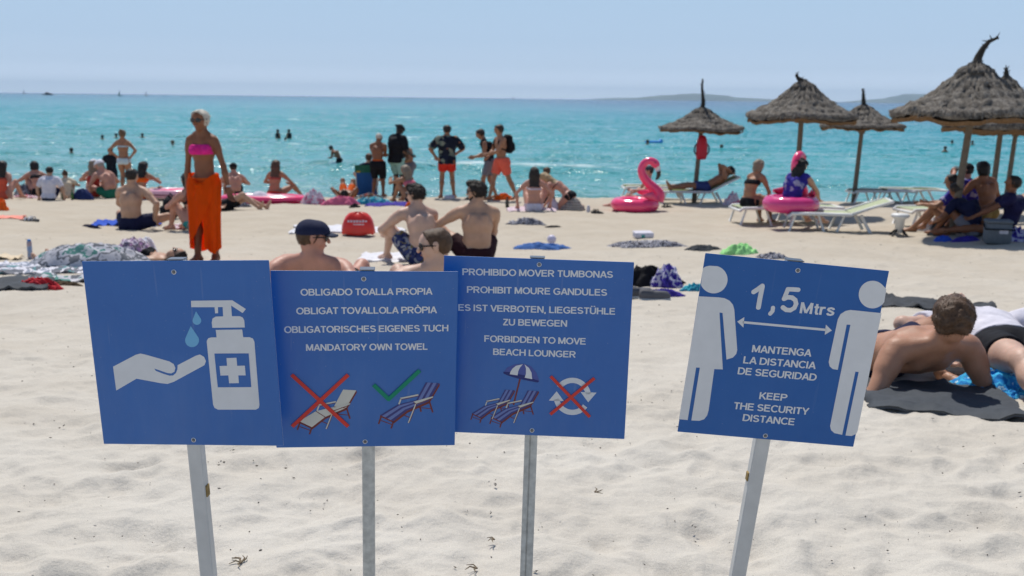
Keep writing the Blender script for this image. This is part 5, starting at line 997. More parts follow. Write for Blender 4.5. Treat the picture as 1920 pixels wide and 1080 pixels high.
    # --- standing group in the middle
    person('old tanned man with white hair standing in long black shorts, arms folded', A(709, 25.0), -8, stand(hip=(0, 0, .90), lean=(0, .05, 1), hunch=.05, hl=(.10, .22, 1.10), hr=(-.10, .26, 1.14), el=(-1, -.1, -.3), er=(1, -.1, -.3), dl=(1, .2, .1), dr=(-1, .2, .1), neck=(.05, .42, .9), face=(.2, .8, -.5), fl=(-.14, 0, .075), fr=(.14, .02, .075)), 1.62, 'm', 'brown', ('crew', 'silver'), [('shorts', BLACKC, dict(len=.95, off=.035, rise=.06)), ('belt', ORANGE, dict(c=.085))], .014)
    person('tall man in black T-shirt, black cap and mint shorts looking down', A(744, 25.2), -42, stand(neck=(0, .45, .9), face=(0, .8, -.6), hunch=.05, hl=(-.15, .3, 1.0), hr=(.2, .3, 1.0)), 1.84, 'm', 'dark', ('crew', 'black'), [('tee', BLACKC, dict(off=.042, hem=.10, sleeve=.9)), ('shorts', MINT, dict(len=.85, off=.03)), ('cap', BLACKC, dict(dir=-1))], .014)
    person('stooping tanned person in grey shorts facing the man in black', A(768, 25.9), 130, stand(lean=(0, .22, 1), hunch=.06, neck=(0, .6, .8), hl=(-.1, .35, .95), hr=(.2, .3, .95), el=(-1, -.4, 0), er=(1, -.4, 0)), 1.62, 'm', 'tan', ('crew', 'grey'), [('shorts', GREYC, dict(len=.8))], .015)
    person('person lying by the pink towel with arms raised behind the head', A(651, 24.6), 4, lie_back(hip=(0, 0, .11), lean=(0, -1, .12), hl=(-.16, -.86, .16), hr=(.16, -.86, .16), el=(-.8, .0, 1), er=(.8, 0, 1), fl=(-.16, .45, .06), fr=(.16, .5, .06)), 1.70, 'm', 'brown', ('short', 'black'), [('shorts', ORANGE)], .015)
    person('woman with long ash blond hair sitting with elbows on her knees', A(773, 23.2), 48, sit(lean=(0, .25, 1), hunch=.08, hl=(-.12, .62, .50), hr=(.1, .6, .52), el=(-1, .1, -.4), er=(1, .1, -.4), fl=(-.14, .5, .06), fr=(.14, .5, .06)), 1.74, 'f', 'tan', ('long', 'ash'), [('bottom', NAVY), ('band', C_('pink_band', (.6, .15, .2)))], .0145)
    person('man in a dark flower print shirt and red shorts standing at the waterline', A(838, 25.2), 6, stand(hl=(-.27, .10, .98), hr=(.24, .22, 1.05), el=(-1, -.5, 0), er=(1, -.5, 0), fl=(-.14, 0, .075), fr=(.17, .05, .075), face=(-.35, 1, -.1)), 1.86, 'm', 'tan', ('short', 'dark'), [('tee', HAWAII, dict(off=.045, hem=.10, sleeve=.95)), ('shorts', REDC, dict(len=.62, off=.03))], .014)
    person('bare chested man walking left in orange pink shorts with a black backpack', A(940, 24.2), 118, stand(hip=(0, 0, .90), lean=(0, .10, 1), fl=(-.10, -.34, .085), fr=(.10, .26, .08), kl=(0, 1, .1), kr=(0, 1, .1), hl=(.05, .36, 1.05), hr=(.24, .22, .98), el=(-1, -.6, -.2), er=(1, -.8, 0), face=(.1, 1, -.25)), 1.88, 'm', 'tan', ('short', 'dark'), [('shorts', SHORTP, dict(len=.72, off=.03)), ('pack', BLACKC)], .014)
    person('man in black holding a camera, half hidden behind the bare chested walker', A(917, 24.9), 95, stand(hip=(0, 0, .90), lean=(0, .18, 1), hunch=.05, neck=(0, .5, .9), face=(.1, 1, -.5), hl=(-.16, .36, 1.02), hr=(.16, .36, 1.0), fl=(-.10, .2, .075), fr=(.10, -.18, .08)), 1.80, 'm', 'tan', ('short', 'dark'), [('tank', BLACKC), ('shorts', GREYC, dict(len=.8))], .015)
    # --- right of the middle
    person('woman with dark wavy hair in white bikini sitting with her back to us', A(1001, 20.6), 0, sit(hl=(-.34, .12, .1), hr=(.34, .12, .1), el=(-1, -.3, 0), er=(1, -.3, 0), lean=(0, .03, 1)), 1.74, 'f', 'pink', ('long', 'dark'), [('bottom', WBIK), ('band', WBIK, dict(c=.02, w=.014))], .0135)
    person('blond woman in a black bikini bending forward on her knees', A(1066, 21.4), 70, sit(hip=(0, 0, .30), lean=(0, .78, .62), hunch=.06, fl=(-.12, -.15, .06), fr=(.12, -.15, .06), kl=(0, 1, -.4), kr=(0, 1, -.4), tl=(0, -1, -.2), tr=(0, -1, -.2), hl=(-.14, .62, .06), hr=(.16, .6, .06), neck=(0, .75, .45), face=(0, .6, -.8)), 1.70, 'f', 'pink', ('long', 'blond'), [('bottom', BLACKC), ('band', BLACKC, dict(w=.012))], .0135)
    person('person with reddish brown hair sitting between the two bikini women', A(1026, 23.2), 10, sit(), 1.62, 'f', 'tan', ('short', 'brown'), [('bottom', BLACKC), ('band', BLACKC)], .016)
    person('person in a dark cap sitting behind the flamingo float with knees up to the left', A(1213, 22.6), 92, sit(hip=(0, 0, .12), lean=(0, -.12, 1), hl=(-.2, .35, .4), hr=(.25, .3, .3), fl=(-.14, .92, .06), fr=(.10, .80, .06), kl=(0, 0, 1), kr=(0, 0, 1), face=(.1, 1, -.1)), 1.76, 'm', 'pink', ('crew', 'dark'), [('shorts', GREYC), ('cap', C_('slate_cap', (.04, .06, .07)))], .0145)
    person('dark haired person reclining on a moss green lounger, hands behind the head', A(1322, 24.15), 90, lie_back(hip=(0, 0, .42), lean=(0, -.85, .45), fwd=(0, .45, .85), face=(0, .7, .6), up=(0, -.6, .8), neck=(0, -.55, .75), hl=(-.10, -.55, .80), hr=(.10, -.55, .80), el=(-.35, .6, 1), er=(.35, .6, 1), fl=(-.12, .85, .38), fr=(.12, .85, .40)), 1.74, 'm', 'tan', ('short', 'black'), [('shorts', C_('blue_print_shorts', (.04, .06, .2)))], .0155)
    person('woman with grey blond bob in a black bikini sitting sideways on the white lounger', A(1403, 18.25), -52, sit(hip=(0, 0, .42), hunch=.08, lean=(.0, .18, 1), fl=(-.12, .48, .06), fr=(.12, .5, .06), kl=(0, .3, 1), kr=(0, .3, 1), hl=(-.10, .42, .40), hr=(.12, .42, .42), neck=(0, .3, .95)), 1.70, 'f', 'tan', ('bob', 'ash'), [('bottom', BLACKC), ('band', BLACKC, dict(w=.05))], .013)
    person('man in a black cap and blue vest sitting inside the magenta swim ring', A(1482, 17.15), -46, sit(hip=(0, 0, .40), hunch=.08, lean=(0, .16, 1), fl=(-.14, .78, .12), fr=(.14, .80, .12), kl=(0, 0, 1), kr=(.3, 0, 1), hl=(-.05, .58, .52), hr=(.16, .58, .50), el=(-1, -.2, -.2), er=(1, -.1, -.3), neck=(0, .4, .9), face=(.1, 1, -.4)), 1.80, 'm', 'fair', ('long', 'black'), [('tank', JERSEY, dict(off=.02)), ('shorts', BLACKC, dict(len=.75, off=.02)), ('cap', BLACKC, dict(dir=-1))], .0125)
    # --- under the big umbrella
    person('dark haired man in a blue jersey sitting facing left by the umbrella pole', A(1790, 16.7), 62, sit(hip=(0, 0, .14), lean=(0, .08, 1), hl=(-.2, .50, .45), hr=(.2, .46, .45), fl=(-.16, .62, .06), fr=(.2, .5, .06), face=(-.1, 1, -.1)), 1.82, 'm', 'tan', ('short', 'black'), [('tee', JERSEY, dict(off=.025)), ('shorts', NAVY)], .0135)
    person('person in dark cap and blue jersey raising a drink behind the umbrella pole', A(1818, 17.3), 70, sit(hip=(0, 0, .30), hl=(-.05, .32, .95), hr=(.16, .34, .9), el=(-1, .2, -.4), er=(1, .2, -.4)), 1.80, 'm', 'pink', ('short', 'black'), [('tee', JERSEY, dict(off=.025)), ('shorts', PURPLEC), ('cap', BLACKC)], .014)
    person('person with bare tanned back and thick black hair under the umbrella', A(1846, 16.6), 12, sit(hip=(0, 0, .36), hunch=.06, lean=(-.08, .1, 1), fl=(-.2, .45, .05), fr=(.2, .45, .05), hl=(-.26, .35, .4), hr=(.26, .35, .4)), 1.80, 'm', 'brown', ('bob', 'black'), [('shorts', C_('ochre_shorts', (.28, .18, .06)))], .0135)
    person('person reclining at the right edge with one arm behind the head', A(1908, 18.6), 80, lie_back(hip=(0, 0, .42), lean=(0, -.8, .5), fwd=(0, .5, .8), face=(0, .7, .6), up=(0, -.6, .8), neck=(0, -.55, .75), hl=(-.1, -.66, .85), hr=(.3, 0, .5), el=(-1, .2, .9), fl=(-.12, .85, .35), fr=(.12, .85, .35)), 1.74, 'm', 'tan', ('short', 'black'), [('shorts', NAVY)], .015)
    person('tanned person sitting in purple shorts beside the grey cool box', A(1880, 15.6), 72, sit(hip=(0, 0, .16), hl=(-.2, .45, .35), hr=(.2, .45, .32), fl=(-.1, .88, .10), fr=(.15, .80, .06), hunch=.08, lean=(.0, -.25, 1)), 1.80, 'm', 'brown', ('short', 'dark'), [('tee', C_('deep_navy_shirt', (.018, .016, .06))), ('shorts', PURPLEC)], .0135)
    person('person sitting low in dark clothes at the foot of the umbrella pole', A(1822, 15.8), 40, sit(hip=(0, 0, .12), hunch=.12, lean=(0, .35, 1), hl=(-.2, .55, .2), hr=(.2, .6, .2)), 1.7, 'm', 'brown', ('short', 'dark'), [('tee', NAVY), ('shorts', GREYC)], .0145)
    # --- wrapped sleeper at the left
    # --- bathers: standing or swimming, only what is above the water shows
    def bather(label, px, pb, up_, yaw=0, H=1.7, sk='tan', hair=('short', 'black'), cl=(), pose=None, sex='m'):
        D = CAM_H * FPX / (pb - (174 + px * ROLL)); person(label, (ray(px, pb)[0] * D, D), yaw, pose or stand(), H, sex, sk, hair, cl, .02, False, z=-(H * .985 - up_), group='bathers in the sea')
    bather('bather with dark head left of the bikini woman, shoulders under water', 192, 260, .30); bather('bather far out just above the bikini woman\'s shoulder', 218, 258, .34, 40); bather('lone swimmer low in the water at the left', 134, 284, .24)
    bather('bather right of the bikini woman', 267, 257, .32); bather('pink skinned bather near the sparkling water', 324, 271, .30, 90, sk='pink', hair=('short', 'brown')); bather('bather beside the silver haired woman\'s shoulder', 364, 255, .36)
    bather('left of two bathers standing chest deep in the middle distance', 521, 258, .62, -40, cl=(('tank', WETS),)); bather('right of two bathers standing chest deep in the middle distance', 542, 258, .62, 60, cl=(('tank', WETS),)); bather('small child bathing in front of the two standing bathers', 535, 262, .22, 0, 1.2)
    bather('bather bending in knee deep water in dark trunks', 636, 307, .92, 80, 1.5, 'brown', cl=(('shorts', BLACKC),), pose=stand(lean=(0, .5, 1), hunch=.08, hl=(-.2, .5, 1.0), hr=(.2, .5, 1.1), neck=(0, .7, .8)))
    bather('swimmer with one arm stretched left by the red buoy', 1353, 277, .26, 90, pose=stand(hl=(-.3, .75, 1.40), el=(-1, 0, 0))); bather('swimmer holding the blue lilo', 1214, 270, .34, -60)
    bather('bather under the big umbrella rim', 1785, 269, .30); bather('nearer bather left of the big umbrella pole', 1772, 282, .32, 20); bather('bather right of the big umbrella pole', 1823, 270, .30)
build_people()
# ------------------------------------------------------------------ things lying on the sand
def build_things():
    F_, Hp = cloth_flat, heap; g1 = 'clothes dropped on the sand'; g2 = 'towels spread on the sand'
    Gp = lambda px, py, dz=0: G(px, py) + np.array([0, 0, dz])
    TEALP = C_('teal_print', (0, 0, 0), cols=[(.03, .30, .42), (.02, .18, .30), (.05, .42, .50), (.30, .50, .52)], pscale=9); GREYP = C_('grey_leaf_print', (0, 0, 0), cols=[(.24, .25, .28), (.40, .40, .44), (.12, .13, .15), (.48, .48, .52), (.07, .20, .18), (.34, .37, .40)], pscale=4)
    LILAC = C_('lilac_print', (0, 0, 0), cols=[(.36, .20, .36), (.12, .10, .14), (.55, .48, .56), (.28, .18, .30)], pscale=12); DKGREY = C_('dark_grey_towel', (.055, .06, .068)); SLATE = C_('slate_towel', (.065, .073, .084)); BLUEC = C_('bright_blue_towel', (.03, .09, .48)); BW = C_('black_white_print', (0, 0, 0), cols=[(.02, .02, .03), (.30, .30, .34), (.03, .03, .05), (.5, .48, .5), (.10, .11, .16)], pscale=16)
    PW = C_('purple_white_print', (0, 0, 0), cols=[(.05, .03, .28), (.50, .48, .62), (.06, .04, .30), (.03, .02, .16)], pscale=9); TURQ = C_('turquoise_print', (0, 0, 0), cols=[(.02, .26, .62), (.015, .17, .48), (.05, .40, .70), (.02, .22, .56), (.40, .62, .75)], pscale=16); RW = C_('red_white_print', (0, 0, 0), cols=[(.45, .05, .10), (.62, .55, .58), (.16, .02, .05), (.55, .30, .36)], pscale=14)
    PINKT = C_('pink_towel', (.62, .14, .24)); LIME = C_('lime_cloth', (.32, .68, .26)); BLUET = C_('blue_trunks', (.06, .15, .40)); NEON = C_('neon_yellow', (.55, .75, .05)); REDB = mat('red_plastic_bag', (.70, .025, .015), .35, .08, 7, .5, .006, 14, coat=.15); MULTI = C_('mixed_bright_print', (0, 0, 0), cols=[(.5, .5, .08), (.05, .25, .35), (.6, .55, .5), (.05, .05, .06), (.45, .12, .10), (.2, .35, .12)], pscale=11)
    PINKW = C_('pink_white_bag', (0, 0, 0), cols=[(.60, .52, .58), (.55, .16, .26), (.66, .62, .68), (.50, .40, .48)], pscale=8); STRAWB = C_('grey_striped_bag', (0, 0, 0), cols=[(.22, .20, .18), (.36, .34, .31), (.12, .11, .10), (.45, .42, .38)], pscale=6, pat='stripez'); BROWNW = C_('dry_seagrass', (.10, .075, .045), rough=.95)
    CORALT = C_('pale_coral_towel', (.80, .30, .24)); WTOW = C_('white_towel', (.68, .68, .72)); PALEB = C_('pale_grey_blue_towel', (0, 0, 0), cols=[(.55, .57, .64), (.22, .25, .32), (.62, .62, .68), (.14, .15, .18), (.10, .24, .26)], pscale=5)
    # foreground right
    F_('towel', 'dark slate towel under the man leaning on his elbows', 'towel', 1748, 744, .66, .70, -12, SLATE, .018, 3, .014, g2, curl=.05); F_('towel', 'empty dark grey towel spread behind the head of the man leaning on his elbows', 'towel', 1740, 574, .95, .62, -28, DKGREY, .035, 8, .014, g2, curl=.05)
    Hp('sarong_cloth', 'bunched turquoise printed cloth in front of the pale thigh at the right', 'cloth', 1872, 727, .40, .26, .10, -25, TURQ, 4, g1); Hp('sarong_cloth', 'small fringe end of turquoise cloth at the right edge', 'cloth', 1912, 745, .16, .10, .04, -20, TURQ, 9, g1)
    # pile behind the third board
    Hp('sports_bag', 'black sports bag under the purple clothes by the third board', 'bag', 1220, 536, .58, .36, .20, 10, BLACKC, 2); Hp('clothes_pile', 'purple and white clothes heaped on the black bag', 'clothes', 1250, 538, .34, .26, .22, 40, PW, 6, g1); Hp('clothes_pile', 'plain purple garment spilling in front of the black bag', 'clothes', 1240, 556, .32, .12, .07, -8, PURPLEC, 7, g1)
    shoe_pair('canvas_shoes', 'grey canvas shoes with white soles in front of the black bag', Gp(1213, 561), -70, C_('grey_canvas', (.12, .12, .13)), mat('white_rubber', (.6, .6, .58)), None, False, .27); Hp('crumpled_cloth', 'teal cloth touching the left edge of the distance board', 'cloth', 1302, 545, .22, .14, .07, 10, TEALP, 5, g1)
    # garments between the boards and the water
    Hp('dropped_garment', 'dark long garment lying left of the grey wrap', 'clothes', 1211, 462, 1.05, .30, .09, -2, BW, 11, g1); Hp('dropped_garment', 'slate grey rolled wrap above the top edge of the distance board', 'clothes', 1316, 469, .42, .16, .07, -22, DKGREY, 12, g1); Hp('dropped_garment', 'lime green garment above the distance board', 'clothes', 1386, 476, .48, .26, .14, 0, LIME, 13, g1); Hp('dropped_garment', 'dark patterned garment right of the lime green one', 'clothes', 1447, 485, .40, .22, .08, 5, BW, 14, g1)
    Hp('dropped_garment', 'bright blue trunks with a pale ball lying on them', 'clothes', 1015, 467, .78, .30, .09, -4, BLUET, 15, g1); b = Gp(1034, 461); o = MB().lathe([(.001, -.065)] + [(.065 * math.cos(a), .065 * math.sin(a)) for a in np.linspace(-1.45, 1.45, 12)] + [(.001, .065)], 18).build('ball', mat('pale_ball', (.6, .55, .66), .35, .1, 12)); o.location = b + np.array([0, 0, .09]); tag(o, 'small pale ball resting on the bright blue trunks', 'ball')
    Hp('dropped_garment', 'black and white patterned dress crumpled on the sand below the bikini woman', 'clothes', 988, 421, .62, .30, .12, -6, BW, 16, g1); Hp('dropped_garment', 'thin dark end of a strap trailing from the patterned dress', 'clothes', 1036, 426, .28, .10, .03, -10, BLACKC, 17, g1)
    root = empty('food_tray', Gp(1206, 446), .2); tag(root, 'white foam food tray with a teal mark on the bare sand', 'tray'); MB().box((0, 0, .035), (.28, .17, .06), bevel=.012).build('base', WHITEC, root, False); MB().box((.0, .015, .078), (.285, .175, .02), rotx(.10), bevel=.006).build('lid', WHITEC, root, False); MB().box((-.03, -.087, .035), (.05, .003, .04)).build('sticker', TEALC, root, False)
    # white towel and red bag
    F_('towel', 'white towel spread under the red bag', 'towel', 655, 432, 1.75, .75, 3, WTOW, .03, 21, .02, g2, curl=.04); F_('towel', 'white lilac towel under the man in flower print shorts', 'towel', 752, 486, 1.0, .8, 8, WTOW, .03, 22, .02, g2)
    p = Gp(672, 441); root = empty('shopping_bag', p + np.array([0, 0, .02]), .05); tag(root, 'full red plastic bag with white print standing on the white towel', 'bag'); a = np.linspace(0, 2 * math.pi, 64, endpoint=False); P = []
    for z, kx, ky in ((0, .96, .95), (.03, 1.02, 1.02), (.12, .97, .95), (.20, .88, .80), (.26, .74, .58), (.30, .55, .35), (.32, .3, .12), (.325, .02, .01)): P.append(np.stack([.245 * kx * np.sign(np.cos(a)) * np.abs(np.cos(a)) ** .6 * (1 + .015 * np.sin(a * 7 + z * 40)), .13 * ky * np.sign(np.sin(a)) * np.abs(np.sin(a)) ** .7 * (1 + .05 * np.sin(a * 11 + z * 30)), z + .008 * np.sin(a * 5) + 0 * a], -1))
    P = np.array(P); MB().grid(P, False, True).build('bag_body', REDB, root); q = MB(); rs_ = random.Random(5)
    for i in range(7): x = -.13 + i * .043; h = rs_.uniform(.022, .035); zc = .20 - .0 * i; yy = -.122 + .0 * x; q.box((x, yy, zc), (.028, .006, h), rotx(-.35), bevel=.002)
    q.box((.02, -.132, .155), (.16, .006, .012), rotx(-.2), bevel=.002); q.build('white_print', WHITEC, root, False)
    # group at the water, centre
    Hp('beach_bag', 'white and pink translucent beach bag tipped over', 'bag', 590, 383, .52, .34, .34, 20, PINKW, 31); Hp('rolled_towel', 'pink towel bundle by the lying person', 'towel', 640, 384, .78, .3, .2, -3, PINKT, 32, g1); Hp('black_pouch', 'small black pouch at the end of the pink towel bundle', 'bag', 665, 389, .24, .18, .09, 0, BLACKC, 33)
    Hp('teal_clothes', 'turquoise clothes heaped right of the pink towel bundle', 'clothes', 700, 383, .85, .34, .17, 4, TEALP, 34, g1); Hp('bright_clothes', 'multicoloured small clothes behind the turquoise heap', 'clothes', 690, 373, .75, .2, .15, 0, MULTI, 35, g1); F_('towel', 'dark blue and purple towel under the ash blond woman', 'towel', 735, 385, 1.1, .6, -8, PURPLEC, .04, 36, .02, g2)
    Hp('neon_vest', 'neon yellow garment beside the ash blond woman', 'clothes', 772, 376, .24, .2, .36, 0, NEON, 37, g1); Hp('orange_pouch', 'orange red pouch below the neon garment', 'bag', 771, 389, .26, .2, .14, 0, ORANGE, 38); shoe_pair('trainers', 'black and white trainers below the orange pouch', Gp(776, 397), 60, WHITEC, mat('black_rubber', (.02, .02, .02)))
    Hp('duffel_bag', 'dark grey bag on the sand at the feet of the man in the flower shirt', 'bag', 816, 367, .62, .3, .2, 0, C_('charcoal_bag', (.05, .055, .065)), 39); shoe_pair('trainers', 'white trainers by the feet of the man in the flower shirt', Gp(842, 373), 80, WHITEC, mat('white_rubber', (.6, .6, .58))); shoe_pair('flip_flops', 'dark flip flops right of the white trainers', Gp(882, 374), 85, BLACKC, mat('black_rubber', (.02, .02, .02)), None, True)
    Hp('orange_heap', 'bright orange garment on the sand behind the walking man', 'clothes', 944, 374, .5, .25, .16, 0, ORANGE, 40, g1); bottle('drink_bottle', 'dark bottle standing left of the white bikini woman', 'bottle', Gp(951, 389), .04, .23, mat('dark_bottle', (.05, .06, .05), .3), BLACKC)
    F_('towel', 'pale pink towel under the woman in the white bikini', 'towel', 997, 393, 1.0, .6, 2, C_('pale_pink_towel', (.62, .5, .56)), .03, 41, .02, g2); Hp('cooler_bag', 'white rounded bag right of the white bikini woman', 'bag', 1036, 393, .3, .24, .24, 0, WBIK, 42, rough=.4); Hp('straw_bag', 'grey striped beach bag in front of the kneeling blond woman', 'bag', 1074, 394, .56, .3, .27, -12, STRAWB, 43, rough=.5); shoe_pair('sandals', 'black sandals between the striped bag and the flamingo', Gp(1119, 399), 70, BLACKC, mat('black_rubber', (.02, .02, .02)), None, True)
    bottle('paper_cup', 'white cup by the striped beach bag', 'cup', Gp(1103, 398), .04, .11, WHITEC, WHITEC, 'can'); shoe_pair('flip_flops', 'dark flip flops right of the flamingo float', Gp(1252, 389), 80, BLACKC, mat('black_rubber', (.02, .02, .02)), None, True)
    # folding chair with a person behind
    p = at(688, 25.6); root = empty('beach_chair', p, .1); tag(root, 'blue and green folding beach chair beside the old tanned man', 'beach chair'); q = MB()
    for sg in (-1, 1): q.tube([(sg * .27, -.05, 0), (sg * .27, .10, .30), (sg * .27, -.16, .85)], .014, 8); q.tube([(sg * .25, .45, 0), (sg * .25, -.1, .32)], .014, 8)
    q.build('frame', GALV, root); MB().grid(np.array([[(x, .10 - (z - .3) * .47 - .03 * math.cos(x * 5), z) for x in np.linspace(-.28, .28, 7)] for z in np.linspace(.05, .66, 9)])).build('backrest', C_('chair_blue', (.02, .10, .32)), root); MB().grid(np.array([[(x, -.09 - (z - .66) * .47 - .03 * math.cos(x * 5), z) for x in np.linspace(-.29, .29, 7)] for z in np.linspace(.661, .86, 6)])).build('headrest', C_('chair_green', (0, 0, 0), cols=[(.02, .12, .08), (.03, .16, .10), (.02, .13, .09), (.03, .14, .10), (.45, .30, .02)], pscale=3), root)
    MB().grid(np.array([[(x, .12 + .35 * t, .30 - .02 * math.sin(3 * t)) for x in np.linspace(-.26, .26, 5)] for t in np.linspace(0, 1, 6)])).build('seat', C_('chair_blue', (.02, .10, .32)), root)
    person('person with short brown hair sitting in the blue folding chair, only the head above it', p + np.array([.03, .25, 0]), 5, sit(hip=(0, 0, .40), fl=(-.14, .55, .06), fr=(.14, .55, .06), lean=(0, -.2, 1), hl=(-.3, .2, .5), hr=(.3, .2, .5)), 1.68, 'm', 'pink', ('short', 'brown'), [('shorts', NAVY), ('tee', NAVY)], .017)
    # left part
    F_('towel', 'blue towel under the man sitting cross legged', 'towel', 236, 421, 1.05, .62, 8, BLUEC, .05, 51, .02, g2, curl=.05); Hp('dark_end', 'dark corner of cloth at the left end of the blue towel', 'cloth', 172, 427, .3, .1, .05, 0, NAVY, 52, g1)
    p = Gp(322, 410); root = empty('backpack', p, -.4); tag(root, 'black backpack standing on the sand left of the orange sarong', 'backpack'); MB().box((0, 0, .20), (.34, .24, .40), rotx(-.12), bevel=.09).build('bag_body', BLACKC, root); MB().box((0, -.14, .14), (.26, .10, .20), bevel=.04).build('front_pocket', BLACKC, root)
    for sg in (-1, 1): MB().tube([(sg * .10, .12, .36), (sg * .14, .20, .24), (sg * .20, .14, .06)], .018, 8).build('strap', BLACKC, root)
    MB().tube([(-.05, 0, .40), (0, 0, .46), (.05, 0, .40)], .012, 8).build('handle', BLACKC, root)
    F_('towel', 'red and white patterned towel left of the orange sarong', 'towel', 352, 427, .62, .4, 5, RW, .04, 53, .02, g2); bottle('white_tumbler', 'white tumbler by the woman half hidden by the sarong', 'cup', Gp(352, 405), .045, .17, WHITEC, WHITEC, 'can')
    Hp('dark_clothes', 'dark clothes heap behind the right side of the orange sarong', 'clothes', 444, 389, .62, .22, .13, 5, BW, 54, g1); root = at(487, 22.6) + np.array([0, 0, .16]); Hp('sun_hat', 'white straw hat lying on the long pink mattress', 'hat', 487, 360, .40, .32, .11, 0, WHITEC, 55, pos=root, rough=.3); Hp('dark_shoe', 'dark shoe at the right end of the long pink mattress', 'shoe', 566, 372, .16, .12, .09, 0, BLACKC, 56)
    Hp('duffel_bag', 'navy blue beach bag right of the child in cream', 'bag', 156, 374, .52, .3, .25, 0, C_('navy_bag', (.018, .03, .11)), 57, rough=.4)
    GB = mat('green_glass', (.03, .13, .03), .2, .1, spec=.6); bottle('beer_bottle', 'green bottle standing behind the boy in white, left one', 'bottle', Gp(119, 375), .032, .22, GB, GB); bottle('beer_bottle', 'green bottle next to the navy beach bag', 'bottle', Gp(136, 374), .032, .22, GB, GB)
    F_('towel', 'pale coral towel end at the left edge', 'towel', 8, 409, .62, .5, 15, CORALT, .03, 58, .02, g2, curl=.06); Hp('orange_cloth', 'orange cloth standing up at the left edge', 'cloth', 4, 395, .22, .3, .24, 0, ORANGE, 59, g1); F_('towel', 'pink and white towel end in front of the boy in white', 'towel', 66, 371, .9, .3, 3, RW, .03, 60, .02, g2); Hp('dark_towel', 'dark clothes beside the coral swimsuit woman', 'clothes', 44, 366, .5, .25, .26, 0, BW, 61, g1)
    shoe_pair('sandals', 'black and white sandals lying alone on the sand at the left', Gp(58, 414), 75, WTOW, mat('black_rubber', (.02, .02, .02)), None, True, .36); bottle('spray_can', 'pale blue spray can standing upright in the sand', 'can', Gp(57, 485), .028, .205, mat('pale_blue_can', (.22, .32, .50), .35, .1, 20, .5, cols=[(.20, .30, .50), (.28, .36, .52), (.42, .30, .30), (.22, .33, .52)], pscale=12), mat('blue_cap', (.04, .20, .55), .4), 'can')
    F_('paper_bag', 'cream paper wrapper at the left edge with an orange mark', 'paper', 14, 486, .30, .22, 10, CREAMC, .03, 62, .008, None, curl=.05)
    # wrapped sleeper
    p = at(222, 10.75); person('person lying under a patterned wrap with dark hair and lilac headscarf', p, 88, lie_back(hip=(0, 0, .12), lean=(0, -1, .04), hl=(-.2, .1, .2), hr=(.2, .1, .2), face=(0, .1, 1)), 1.66, 'f', 'fair', ('bob', 'dark'), [('suit', BLACKC), ('glasses', LENS)], .012, z=float(gz(p[0], p[1])) - .06)
    Hp('wrap', 'grey and green leaf print wrap covering the lying person', 'cloth', 172, 503, 1.40, .66, .28, 4, GREYP, 63, g1, rough=.3); Hp('headscarf', 'lilac printed scarf over the chest of the lying person', 'scarf', 252, 498, .52, .55, .32, 0, LILAC, 64, g1, rough=.4); Hp('white_cloth', 'white cloth on the lilac scarf beside the dark hair', 'cloth', 276, 492, .28, .34, .30, 0, WTOW, 65, g1, rough=.4)
    F_('towel', 'white and grey blue towel under the wrapped sleeper', 'towel', 105, 505, 1.5, .7, 10, PALEB, .03, 66, .02, g2, curl=.05); F_('towel', 'dark grey towel at the left edge below the white one', 'towel', 5, 540, .80, .85, 20, SLATE, .035, 67, .02, g2, curl=.03); F_('towel', 'small leaf print towel at the corner of the hand pictogram board', 'towel', 122, 527, .55, .3, 8, GREYP, .04, 68, .02, g2)
    Hp('red_shirt', 'red garment on the sand left of the hand pictogram board', 'clothes', 72, 540, .36, .16, .10, 3, C_('crimson_cloth', (.50, .03, .04)), 69, g1); Hp('seagrass', 'tuft of dry brown seagrass right of the red garment', 'seagrass', 128, 535, .26, .09, .04, 5, BROWNW, 70)
    # right part, loungers and umbrella shade
    Hp('pink_bag', 'pink and white bag at the foot of the white lounger', 'bag', 1374, 385, .42, .3, .32, 0, PINKW, 71); root = empty('white_stool', at(1685, 16.2), .2); tag(root, 'small white plastic stool with dark feet left of the big umbrella', 'stool'); MB().lathe([(.001, .36), (.13, .36), (.15, .33), (.13, .30), (.08, .27), (.06, .05), (.001, .05)], 18).build('seat', WPL, root)
    for k in range(4): a_ = k * 1.57 + .4; MB().tube([(.06 * math.cos(a_), .06 * math.sin(a_), .10), (.17 * math.cos(a_), .17 * math.sin(a_), 0)], .018, 8).build('leg', mat('black_rubber', (.02, .02, .02)), root)
    Hp('white_shirt', 'white shirt lying in front of the man in blue jersey', 'clothes', 1742, 431, .36, .3, .22, 0, WTOW, 72, g1); Hp('grey_bag', 'slate grey bag right of the white shirt', 'bag', 1758, 441, .34, .26, .24, 0, SLATE, 73, rough=.5); Hp('blue_cloth', 'bright blue cloth in the umbrella shade', 'cloth', 1768, 452, .28, .16, .09, 0, BLUEC, 74, g1); Hp('blue_cloth', 'dull blue towel bundle in front of the seated group', 'cloth', 1812, 452, .44, .16, .08, 0, PURPLEC, 75, g1)
    bottle('water_bottle', 'green bottle between the seated group and the cool box', 'bottle', Gp(1832, 437), .045, .30, mat('teal_bottle', (.01, .22, .15), .3), GREENC); bottle('water_bottle', 'pale blue bottle left of the green one', 'bottle', Gp(1821, 440), .045, .24, mat('pale_blue_bottle', (.20, .38, .50), .3), WHITEC)
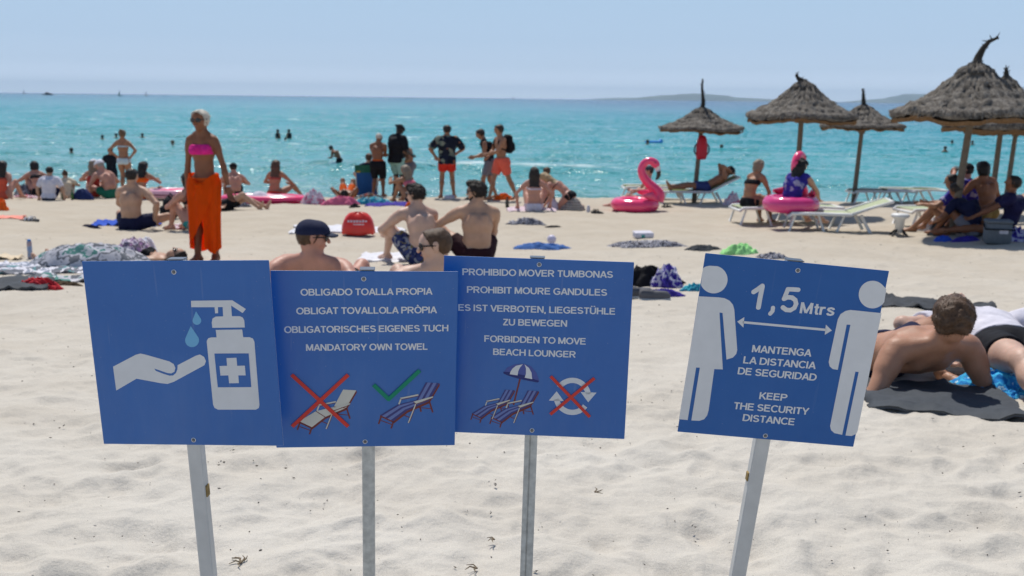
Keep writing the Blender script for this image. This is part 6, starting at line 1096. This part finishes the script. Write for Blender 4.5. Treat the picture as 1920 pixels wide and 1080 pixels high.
    root = empty('cool_box', Gp(1868, 458), -.25); tag(root, 'grey cool box with a pale label under the umbrella edge', 'cool box'); MB().box((0, 0, .17), (.36, .26, .32), bevel=.03).build('box', C_('grey_coolbox', (.15, .165, .18)), root); MB().box((0, 0, .345), (.38, .28, .05), bevel=.02).build('lid', C_('grey_coolbox', (.15, .165, .18)), root); MB().box((.06, -.132, .20), (.12, .004, .05)).build('sticker', WHITEC, root, False); MB().tube([(-.2, 0, .30), (-.2, -.16, .24), (.2, -.16, .24), (.2, 0, .30)], .012, 8).build('handle', BLACKC, root)
    Hp('purple_towel', 'purple towel bundle at the right edge beside the cool box', 'towel', 1908, 452, .40, .3, .22, 0, PW, 76, g1)
    q = p0 = None
build_things()

# ------------------------------------------------------------------ bits of shell, weed and straw in the sand
def build_debris():
    R = np.random.RandomState(12); V = []; F = []; n = 0
    for i in range(2600):
        y = 1.9 * math.exp(R.rand() ** .8 * math.log(16 / 1.9)); x = R.uniform(-.62, .62) * y; z = float(gz(x, y)) + .002; s = R.uniform(.0006, .0021) * (2.0 if R.rand() < .05 else 1) * (1 + y * .10); a = R.uniform(0, 6.28); el = R.uniform(1, 3.2)
        d = np.array([math.cos(a), math.sin(a), R.uniform(-.1, .25)]) * s * el; e = np.array([-math.sin(a), math.cos(a), 0]) * s; u = np.array([0, 0, s * .8]); c = np.array([x, y, z])
        V += [c + d, c + e, c - d, c - e, c + u, c - u * 1.5]; F += [[n, n + 1, n + 4], [n + 1, n + 2, n + 4], [n + 2, n + 3, n + 4], [n + 3, n, n + 4], [n + 1, n, n + 5], [n + 2, n + 1, n + 5], [n + 3, n + 2, n + 5], [n, n + 3, n + 5]]; n += 6
    o = mesh('beach_litter', V, F, mat('dark_weed_bits', (0, 0, 0), .9, .2, cols=[(.06, .05, .035), (.10, .085, .06), (.04, .035, .03), (.5, .47, .42), (.08, .06, .04)], pscale=40)); tag(o, 'dark crumbs of dry weed and shell bits strewn over the sand', 'debris', None, 'stuff')
    for px, py, ln, lab in ((452, 1066, .032, 'dry tuft of brown weed between the first two posts'), (926, 1018, .022, 'brown curl of weed left of the third post'), (1116, 930, .03, 'thin dark twig right of the third post'), (893, 1075, .03, 'reddish twig at the foot of the third post')):
        c = G(px, py); q = MB(); rs_ = random.Random(px)
        for k in range(7 if ln > .031 else 3): a = rs_.uniform(0, 6.28); p = np.array([rs_.uniform(-.1, .1), rs_.uniform(-.1, .1), .25]) * ln; q.tube([p, p + np.array([math.cos(a), math.sin(a), .3]) * ln * .5, p + np.array([math.cos(a + .5), math.sin(a + .5), .1]) * ln], [.0022, .0018, .0008], 5)
        o = q.build('weed_tuft' if ln > .031 else 'twig', mat('dry_weed', (.17, .13, .085), .9)); o.location = c + np.array([0, 0, .004]); tag(o, lab, 'twig', 'twigs and weed in the sand')
build_debris()
